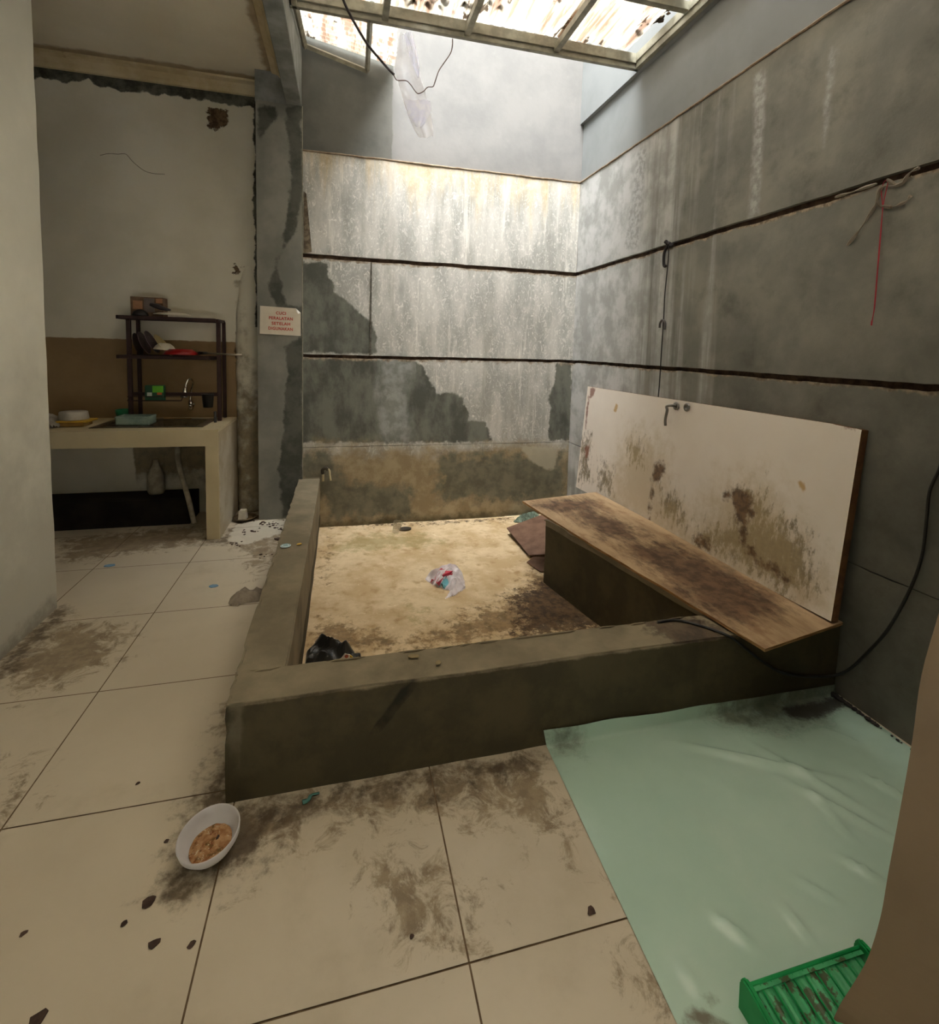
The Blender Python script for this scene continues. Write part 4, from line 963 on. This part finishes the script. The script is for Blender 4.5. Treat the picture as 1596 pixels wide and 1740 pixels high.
def letters(txt, loc, width, height, mat, parent, name, sx=Vector((1, 0, 0)), upv=Vector((0, 0, 1)), bold=.035):
    cu = bpy.data.curves.new(name, 'FONT'); cu.body = txt; cu.size = 1; cu.align_x = 'CENTER'; cu.align_y = 'CENTER'; cu.extrude = .01; cu.offset = bold; cu.space_character = 1.12
    t = bpy.data.objects.new(name+'_tmp', cu); C.objects.link(t); bpy.context.view_layer.update()
    me = bpy.data.meshes.new_from_object(t.evaluated_get(bpy.context.evaluated_depsgraph_get())); bpy.data.objects.remove(t)
    xs = [v.co.x for v in me.vertices]; ys = [v.co.y for v in me.vertices]; w0, h0 = max(xs)-min(xs), max(ys)-min(ys)
    cx, cy = (max(xs)+min(xs))/2, (max(ys)+min(ys))/2; nrm_ = sx.cross(upv).normalized()
    for v in me.vertices:
        v.co = Vector(loc)-Vector(parent.location)+sx*((v.co.x-cx)*width/w0)+upv*((v.co.y-cy)*height/h0)+nrm_*(.0006 if v.co.z > 0 else -.0006)
    me.materials.clear(); me.materials.append(mat)
    o = bpy.data.objects.new(name, me); C.objects.link(o); o.parent = parent; return o
for txt, u, v, wpx in (('CUCI', 477.5, 532.2, 17), ('PERALATAN', 477.5, 541, 40.5), ('SETELAH', 477.5, 550, 31.5), ('DIGUNAKAN', 477, 558.6, 41.5)):
    p = at(u, v, 'y', SY-.001); kx = (at(u+1, v, 'y', SY)-at(u, v, 'y', SY)).length
    sxv = (at(u+10, v+.6, 'y', SY)-at(u, v, 'y', SY)).normalized()
    letters(txt, p, wpx*kx, 5.6*kx, m_sred, sg, 'lettering', sxv)
# ------------------------------------------------------------------ kitchen corner
m_ctile = rmat('cream_counter_tile', (186, 172, 138), (198, 184, 150), scale=2, rough=.45, spec=.4, bump=.05, layers=[
    dict(s=14, amp=.5, bias=-.30, soft=.06, c=(120, 100, 70), max=.7)])
m_cbase = rmat('dirty_counter_side', (196, 186, 164), (176, 162, 134), scale=6, rough=.6, layers=[dict(s=9, amp=.5, bias=-.2, soft=.07, c=(104, 88, 62), max=.8)])
ct = empty('kitchen_counter', (-1.17, 3.1, 0), 'cream tiled masonry kitchen counter with one thick tiled leg against the back wall', 'counter')
CX = -1.13
bm = B(); z0, z1 = .675, .79
sx0, sx1, sy0, sy1 = -1.95, -1.27, 2.935, 3.33
for a in ((-3.28, sx0, 2.80, YK-.005), (sx1, CX, 2.80, YK-.005), (sx0, sx1, 2.80, sy0), (sx0, sx1, sy1, YK-.005)): box(bm, a[0], a[1], a[2], a[3], z0, z1)
obj('worktop', bm, m_ctile, ct, world=True)
bm = B(); box(bm, CX-.085, CX, 2.80, 2.92, 0, z0, .002); obj('leg', bm, m_ctile, ct, world=True)
bm = B(); box(bm, CX-.06, CX-.001, 2.92, YK-.005, 0, z0); box(bm, CX-.0005, CX+.003, 2.806, YK-.006, .003, z1-.02); obj('side_panel', bm, m_cbase, ct, world=True)
m_ss = plain('dull_stainless_steel', (128, 118, 98), .38, metal=.9, var=.2)
sk = empty('steel_sink', (-1.6, 3.13, .79), 'dull stainless steel sink with drainer set into the tiled counter', 'sink')
bm = B(); rx0, rx1, ry0, ry1 = sx0-.015, sx1+.015, sy0-.015, sy1+.015; bx0, bx1, by0, by1 = -1.62, -1.31, 2.97, 3.28
for a in ((rx0, bx0, ry0, ry1), (bx1, rx1, ry0, ry1), (bx0, bx1, ry0, by0), (bx0, bx1, by1, ry1)): box(bm, *a, .7905, .794)
for k in range(7): box(bm, rx0+.04, bx0-.05, sy0+.05+k*.045, sy0+.060+k*.045, .794, .797, .001)
obj('drainer', bm, m_ss, sk, world=True)
bm = B(); gb = [(bx0, by0), (bx1, by0), (bx1, by1), (bx0, by1)]; t_ = [bm.verts.new((x, y, .792)) for x, y in gb]; l_ = [bm.verts.new((x*.94+(-1.465)*.06, y*.94+3.125*.06, .70)) for x, y in gb]
for i in range(4): bm.faces.new((t_[i], t_[(i+1) % 4], l_[(i+1) % 4], l_[i]))
bm.faces.new(l_); bo = obj('sink_bowl', bm, m_ss, sk, world=True); solid(bo, .0015)
# tap
m_chr = plain('chrome_tap', (210, 206, 200), .12, metal=1, var=.02)
fx = at(322, 690, 'y', 3.40); fc = empty('kitchen_faucet', (fx.x, 3.42, .86), 'chrome gooseneck faucet on the kitchen wall above the sink', 'faucet')
bm = B(); tube(bm, [(fx.x+.01, YK-.004, .885), (fx.x+.01, 3.39, .885)], .014, 12); tube(bm, [(fx.x+.01, 3.395, .86), (fx.x+.01, 3.395, .93)], .016, 12); tube(bm, [(fx.x+.01, 3.385, .90), (fx.x+.045, 3.37, .905)], .006, 8); obj('valve_body', bm, m_chr, fc, True, True)
bm = B(); P_ = [at(323, 682, 'y', 3.39), at(325, 665, 'y', 3.385), at(328, 652, 'y', 3.37), at(326, 645, 'y', 3.33), at(320, 645, 'y', 3.30), at(316.5, 652, 'y', 3.28), at(315.5, 658, 'y', 3.27)]
tube(bm, smoothpath(P_, 6), .007, 10); obj('gooseneck', bm, m_chr, fc, True, True)
bm = B(); pts = [at(315, 658, 'y', 3.27), at(313, 676, 'y', 3.265)]; tube(bm, smoothpath([pts[0], pts[0].lerp(pts[1], .5), pts[1]], 3), [.010, .012, .016, .021, .026, .029, .030], 14); obj('spray_head', bm, m_chr, fc, True, True)
# rack
m_rack = plain('dark_rusty_steel', (56, 34, 30), .6, metal=.3, var=.2)
rk = empty('dish_rack', (-1.56, 3.3, .79), 'dark brown two shelf steel dish rack standing over the sink', 'dish rack')
zt_, zl_ = 1.572, 1.283; rxa, rxb = -1.80, -1.20; yr_ = 3.22; yk = 3.40
RL, RR = -1.815, -1.21
for nm, x in (('post', RL), ('post', RR)):
    bm = B(); box(bm, x-.014, x+.014, yr_-.014, yr_+.014, .792, zt_-.01, .003); obj(nm, bm, m_rack, rk, world=True)
for x in (RL, RR):
    bm = B(); box(bm, x-.012, x+.012, yk-.012, yk+.012, .792, zt_-.01, .003); obj('post', bm, m_rack, rk, world=True)
for (z, xa, xb) in ((zt_, -1.885, -1.205), (zl_, -1.89, -1.25)):
    bm = B(); box(bm, xa, xb-.02, yr_-.03, yr_-.006, z-.020, z+.006, .003); box(bm, xa, xb-.02, yk, yk+.02, z-.02, z+.006, .003)
    box(bm, xa, xa+.018, yr_-.03, yk+.02, z-.02, z+.004); box(bm, xb-.02, xb, yr_-.02, yk+.02, z-.02, z+.002)
    for k in range(22):
        x = xa+.03+k*(xb-xa-.06)/21; tube(bm, [(x, yr_-.02, z-.004), (x, yk+.01, z-.004)], .0022, 5)
    obj('shelf', bm, m_rack, rk, world=True)
bm = B(); box(bm, RL, RR, yr_-.008, yr_+.008, .985, 1.012, .002); tube(bm, [(RL, yr_-.06, .955), (RR-.25, yr_-.06, .955)], .004, 6); tube(bm, [(RL, yr_-.06, .985), (RR-.25, yr_-.06, .985)], .003, 6); tube(bm, [(RL, yr_-.06, .955), (RL, yr_, .99)], .003, 6); tube(bm, [(RR-.25, yr_-.06, .955), (RR-.25, yr_, .99)], .003, 6)
for k in range(24):
    x = RL+.01+k*.0145; tube(bm, [(x, yr_-.06, .955), (x, yr_, .952)], .0016, 4)
obj('cross_bar', bm, m_rack, rk, world=True)
def plate(name, c, r, mat, lab, cat, tilt, yaw=0, prof=None, group=None):
    bm = B(); prof = prof or [(0, .006), (.6, .006), (.68, .010), (1, .10), (1, .13), (.97, .13), (.66, .035), (.58, .028), (0, .028)]
    lathe(bm, [(a*r, b*r) for a, b in prof], 36)
    o = obj(name, bm, mat, smooth=True); o.location = c; o.rotation_euler = (tilt[0], tilt[1], yaw); tag(o, lab, cat, group); return o
m_pur = plain('mauve_plate', (98, 78, 84), .4); m_dk = plain('dark_brown_plate', (66, 46, 42), .4); m_crm = plain('cream_plate', (196, 176, 120), .4); m_wht = plain('white_plate', (206, 198, 176), .35)
def rackpt(u, v, y=3.31): return at(u, v, 'y', y)
pz = zl_+.004
plate('plate', rackpt(232, 585), .085, m_dk, 'dark brown plate, leftmost standing in the dish rack', 'plate', (0, 1.32), group='plates standing on the lower rack shelf')
plate('plate', rackpt(243, 583), .088, m_pur, 'mauve plate standing right beside the dark brown plate', 'plate', (0, 1.20), group='plates standing on the lower rack shelf')
plate('plate', rackpt(256, 582), .092, m_pur, 'mauve plate leaning next to the cream plate', 'plate', (0, 1.12), group='plates standing on the lower rack shelf')
plate('plate', rackpt(276, 588), .098, m_crm, 'cream yellow plate leaning over the white upturned bowl', 'plate', (0, .95), group='plates standing on the lower rack shelf')
bp_ = [(0, 0), (.45, 0), (.5, .03), (.8, .28), (1, .62), (1, .65), (.96, .65), (.76, .30), (.46, .06), (0, .05)]
o = plate('bowl', rackpt(280, 586, 3.28)+Vector((0, 0, .012)), .075, m_wht, 'white bowl turned upside down on the lower rack shelf', 'bowl', (PI, .05), prof=bp_)
m_redp = plain('red_enamel', (150, 22, 22), .35)
pan = empty('frying_pan', rackpt(315, 598, 3.26), 'red pan with long steel handle lying upside down on the lower rack shelf', 'pan')
c_ = pan.location; bm = B(); lathe(bm, [(0, .040), (.075, .038), (.10, .020), (.118, 0), (.121, 0), (.104, .022), (.078, .042), (0, .044)], 36, Matrix.Translation(c_+Vector((-.03, -.0, -.022)))); obj('pan_body', bm, m_redp, pan, True, True)
bm = B(); tube(bm, [at(338, 600, 'y', 3.2), at(352, 600, 'y', 3.17)], [.013, .010], 8); obj('handle_socket', bm, plain('black_bakelite', (30, 24, 22), .4), pan, True, True)
bm = B(); tube(bm, [at(348, 600, 'y', 3.18), at(411, 603.5, 'y', 3.05)], .007, 10); obj('steel_handle', bm, plain('steel_handle_metal', (160, 150, 130), .35, metal=.8), pan, True, True)
# top shelf things
bx = empty('cardboard_box', at(250, 522, 'y', 3.32), 'small printed cardboard box on the left of the rack top shelf', 'box')
m_cbx = rmat('printed_box_card', (96, 74, 56), (120, 96, 76), scale=12, rough=.7); m_cbx2 = plain('pale_box_panel', (168, 120, 84), .6); m_cbx3 = plain('grey_box_panel', (104, 92, 84), .6)
a, b = at(222, 536, 'y', 3.28), at(277, 506, 'y', 3.28); bm = B(); box(bm, a.x, b.x, 3.28, 3.38, zt_+.008, b.z, .002); obj('box_body', bm, m_cbx, bx, world=True)
for nm, u0, v0, u1, v1, mt in (('pale_panel', 226, 511, 242, 525, m_cbx2), ('grey_panel', 245, 507, 262, 530, m_cbx3), ('pale_panel', 265, 508, 276, 515, m_cbx2)):
    a, b = at(u0, v1, 'y', 3.279), at(u1, v0, 'y', 3.279); bm = B(); box(bm, a.x, b.x, 3.2775, 3.28, a.z, b.z); obj(nm, bm, mt, bx, world=True)
bm = B(); a = at(238, 530, 'y', 3.25); lathe(bm, [(0, 0), (.035, 0), (.04, .01), (.03, .035), (.012, .05), (0, .052)], 18, Matrix.Translation((a.x, 3.25, zt_+.004)), sx=1.4)
o = obj('black_pot_lid', bm, plain('black_lid_plastic', (28, 24, 22), .5), smooth=True); tag(o, 'small black lid in front of the cardboard box on the rack top shelf', 'lid')
bm = B(); tube(bm, smoothpath([at(255, 517, 'y', 3.22), at(268, 521, 'y', 3.22), at(280, 525, 'y', 3.22), at(290, 527, 'y', 3.22)], 4), [.012, .014, .016, .018, .018, .018, .016, .015, .013, .012, .010, .008, .006], 8)
o = obj('black_ladle', bm, plain('black_handle_plastic', (40, 34, 38), .5), smooth=True); tag(o, 'black plastic utensil lying across the white plate on the rack top shelf', 'utensil')
plate('plate', at(293, 538, 'y', 3.31)+Vector((0, 0, .030)), .125, m_wht, 'large white plate turned upside down on the rack top shelf', 'plate', (PI+.06, .02))
# caddy pack and black cup on the cross bar
gp_ = empty('sponge_pack', at(263, 667, 'y', 3.19), 'green sponge pack sitting in the wire caddy of the dish rack', 'sponge pack')
m_g1 = plain('bright_green_pack', (96, 176, 40), .5); m_g2 = plain('dark_green_pack', (20, 72, 42), .5); m_g3 = plain('white_label_print', (180, 186, 176), .5); m_g4 = plain('orange_label_print', (196, 98, 44), .5)
def ppbox(u0, v0, u1, v1, y, d, m, nm, par, bev=.002):
    a, b = at(u0, v1, 'y', y), at(u1, v0, 'y', y); bm = B(); box(bm, a.x, b.x, y, y+d, a.z, b.z, bev); return obj(nm, bm, m, par, world=True)
ppbox(246, 655, 278, 682, 3.165, .045, m_g2, 'pack_body', gp_, .006); ppbox(259, 656, 277, 667, 3.162, .004, m_g1, 'green_panel', gp_, 0); ppbox(250, 667, 258, 673, 3.162, .004, m_g3, 'white_panel', gp_, 0); ppbox(267, 667, 275, 671, 3.162, .004, m_g4, 'orange_panel', gp_, 0)
bm = B(); a = at(354, 692, 'y', 3.17); lathe(bm, [(0, 0), (.034, 0), (.042, .10), (.044, .102), (.040, .10), (.032, .004), (0, .004)], 24, Matrix.Translation((a.x, 3.165, a.z)), sy=.8)
o = obj('utensil_cup', bm, plain('black_cup_plastic', (30, 30, 28), .5), smooth=True); tag(o, 'black utensil cup hanging on the rack cross bar at the right', 'cup')
# on the counter
ZC = .792
tb = empty('plastic_tub', (at(152, 716, 'z', ZC).x, 3.05, ZC), 'round white plastic tub standing on a yellow lidded box at the left of the counter', 'tub')
m_tub = translucent('cloudy_white_plastic', (216, 210, 196), (200, 192, 176), fac=.35); m_yl = plain('yellow_lid_plastic', (210, 168, 56), .45)
cx = tb.location.x
bm = B(); lathe(bm, [(0, .045), (.085, .045), (.088, .05), (.082, .096), (.078, .1), (0, .1)], 32, Matrix.Translation((cx-.01, 3.05, ZC))); obj('tub_body', bm, m_tub, tb, True, True)
yb2 = empty('lidded_box', (cx+.02, 3.05, ZC), 'low clear food box with yellow lid beneath the white tub', 'box')
bm = B(); box(bm, cx-.09, cx+.075, 2.98, 3.12, ZC, ZC+.03, .006); obj('box_body', bm, plain('amber_clear_plastic', (170, 132, 70), .4), yb2, world=True)
bm = B(); box(bm, cx-.10, cx+.105, 2.97, 3.13, ZC+.03, ZC+.043, .005); obj('yellow_lid', bm, m_yl, yb2, world=True)
tr = empty('clear_tray', (at(225, 715, 'z', ZC).x, 3.06, ZC+.004), 'rectangular cloudy clear plastic box standing on the sink drainer', 'container')
m_tr = translucent('cloudy_clear_plastic', (170, 190, 176), (140, 164, 150), fac=.3, rough=.3, transp=.35)
a, b = at(193, 724, 'y', 3.0).x, at(257, 724, 'y', 3.0).x
bm = B(); ZB = .797; box(bm, a+.01, b-.012, 3.0, 3.14, ZB, ZB+.062, .008); top = [f for f in bm.faces if f.normal.z > .9 or f.calc_center_median().z > ZB+.061]; bmesh.ops.delete(bm, geom=top, context='FACES')
o_ = obj('tray_body', bm, m_tr, tr, world=True); solid(o_, .0025)
bm = B(); tube(bm, [(a+.01, 3.0, ZB+.055), (b-.012, 3.0, ZB+.055), (b-.012, 3.14, ZB+.055), (a+.01, 3.14, ZB+.055), (a+.01, 3.0, ZB+.055)], .004, 6); obj('tray_rim', bm, m_tr, tr, world=True)
a = at(211, 702, 'y', 3.30); bm = B(); lathe(bm, [(0, 0), (.04, 0), (.052, .05), (.054, .075), (.050, .075), (.046, .05), (0, .01)], 24, Matrix.Translation((a.x, 3.30, ZC+.006)), sx=1.05)
o = obj('green_bowl', bm, plain('deep_green_plastic', (20, 120, 76), .45), smooth=True); tag(o, 'small deep green plastic bowl behind the clear box by the rack post', 'bowl')
a = at(366, 718, 'z', ZC); bm = B(); tube(bm, [(a.x, a.y, ZC+.001), (a.x-.001, a.y, ZC+.085)], .010, 10); o = obj('black_bottle', bm, m_black); tag(o, 'thin black upright stick on the counter right of the sink', 'stick')
bm = B(); a, b = at(275, 706, 'y', 3.3), at(322, 708, 'y', 3.25); tube(bm, [(a.x, 3.34, ZC+.008), (b.x, 3.30, ZC+.008)], .005, 6); o = obj('wooden_stick', bm, plain('pale_bamboo', (176, 136, 86), .7)); tag(o, 'thin pale wooden stick lying along the back edge of the sink', 'stick')
m_wbag = translucent('white_carrier_film', (170, 164, 150), (140, 134, 120), fac=.3)
bm = B(); crumple(bm, [(-2.42, 2.93), (-2.19, 2.92), (-2.145, 2.98), (-2.18, 3.10), (-2.35, 3.16), (-2.5, 3.1)], ZC, .055, n=30, seed=14, amp=.03, freq=12); o = obj('plastic_bag', bm, m_wbag); tag(o, 'crumpled white plastic bag at the left end of the counter', 'plastic bag')
# below the counter
m_pvw = plain('dirty_white_pvc', (176, 168, 146), .5, var=.2)
bm = B(); tube(bm, smoothpath([(-1.50, 3.2, .70), (-1.50, 3.2, .60), (-1.50, 3.19, .56), (-1.485, 3.17, .45), (-1.415, 3.13, .2), (-1.38, 3.125, .02)], 5), .019, 12); tube(bm, [(-1.50, 3.2, .70), (-1.50, 3.2, .62)], .034, 14); o = obj('drain_pipe', bm, m_pvw, smooth=True); tag(o, 'dirty white drain pipe running from the sink down to the floor', 'pipe')
bm = B(); lathe(bm, [(0, 0), (.05, 0), (.062, .02), (.06, .13), (.045, .19), (.022, .23), (.018, .27), (0, .272)], 24, Matrix.Translation((-1.70, 3.34, .202)), sy=.8); o = obj('white_bottle', bm, m_pvw, smooth=True); tag(o, 'dirty white plastic bottle standing on the black ledge under the counter', 'bottle')
bm = B(); box(bm, -3.2, -1.42, 3.17, YK-.006, .0, .20, .004); bmesh.ops.subdivide_edges(bm, edges=bm.edges[:], cuts=6)
for v in bm.verts: v.co += Vector((noise.noise(v.co*5), noise.noise(v.co*4)*.4, noise.noise(v.co*6)))*.008
o = obj('black_ledge', bm, rmat('black_cement', (16, 14, 12), (34, 30, 24), scale=6, rough=.9)); tag(o, 'low black cement ledge along the wall under the counter', 'ledge')  # near-black tone over the whole ledge
# corner by the pillar
sb = empty('dirty_plate', at(415, 879, 'z', 0), 'dirty enamel plate on the floor in the corner between counter and pillar', 'plate')
c_ = at(417, 881, 'z', 0); sb.location = (c_.x, min(c_.y, 3.20), .002)
bm = B(); lathe(bm, [(0, .002), (.05, .002), (.085, .020), (.087, .022), (.05, .008), (0, .006)], 28); obj('plate_body', bm, plain('brown_stained_enamel', (120, 98, 70), .5, var=.3), sb, True)
for v in []: pass
bm = B(); lathe(bm, [(0, .07), (.030, .07), (.034, .066), (.042, .002), (.044, 0), (.038, .002), (0, .06)], 4, Matrix.Translation(sb.location+Vector((-.012, 0, .010))) @ Matrix.Rotation(.7, 4, 'Z')); o = obj('square_cup', bm, plain('white_cup_plastic', (206, 198, 178), .5)); tag(o, 'upturned square white cup standing on the dirty plate in the corner', 'cup')
chip('red_scrap', 458, 878, 0, .018, plain('red_wrapper_film', (150, 34, 34), .5), 'crumpled red wrapper scrap at the foot of the grey pillar', 'scrap', seed=31, flat=.5)
chip('white_scrap', 444, 880, 0, .012, plain('white_wrapper_film', (200, 190, 170), .5), 'tiny white scrap left of the red wrapper scrap', 'scrap', seed=33, flat=.5)
chip('brown_leaf', 474, 917, 0, .022, m_spot, 'curled brown dead leaf on the tiles beside the basin side wall', 'leaf', seed=35, flat=.4)
# small marks of thread and hair on the kitchen wall
bm = B(); tube(bm, smoothpath([at(u, v, 'y', YK-.006) for u, v in ((170, 264), (185, 261), (200, 262), (214, 262), (226, 275), (245, 290), (262, 295), (280, 296))], 4), .0016, 4); o = obj('cobweb_thread', bm, m_spot); tag(o, 'dark cobweb thread hanging across the upper kitchen wall', 'cobweb')
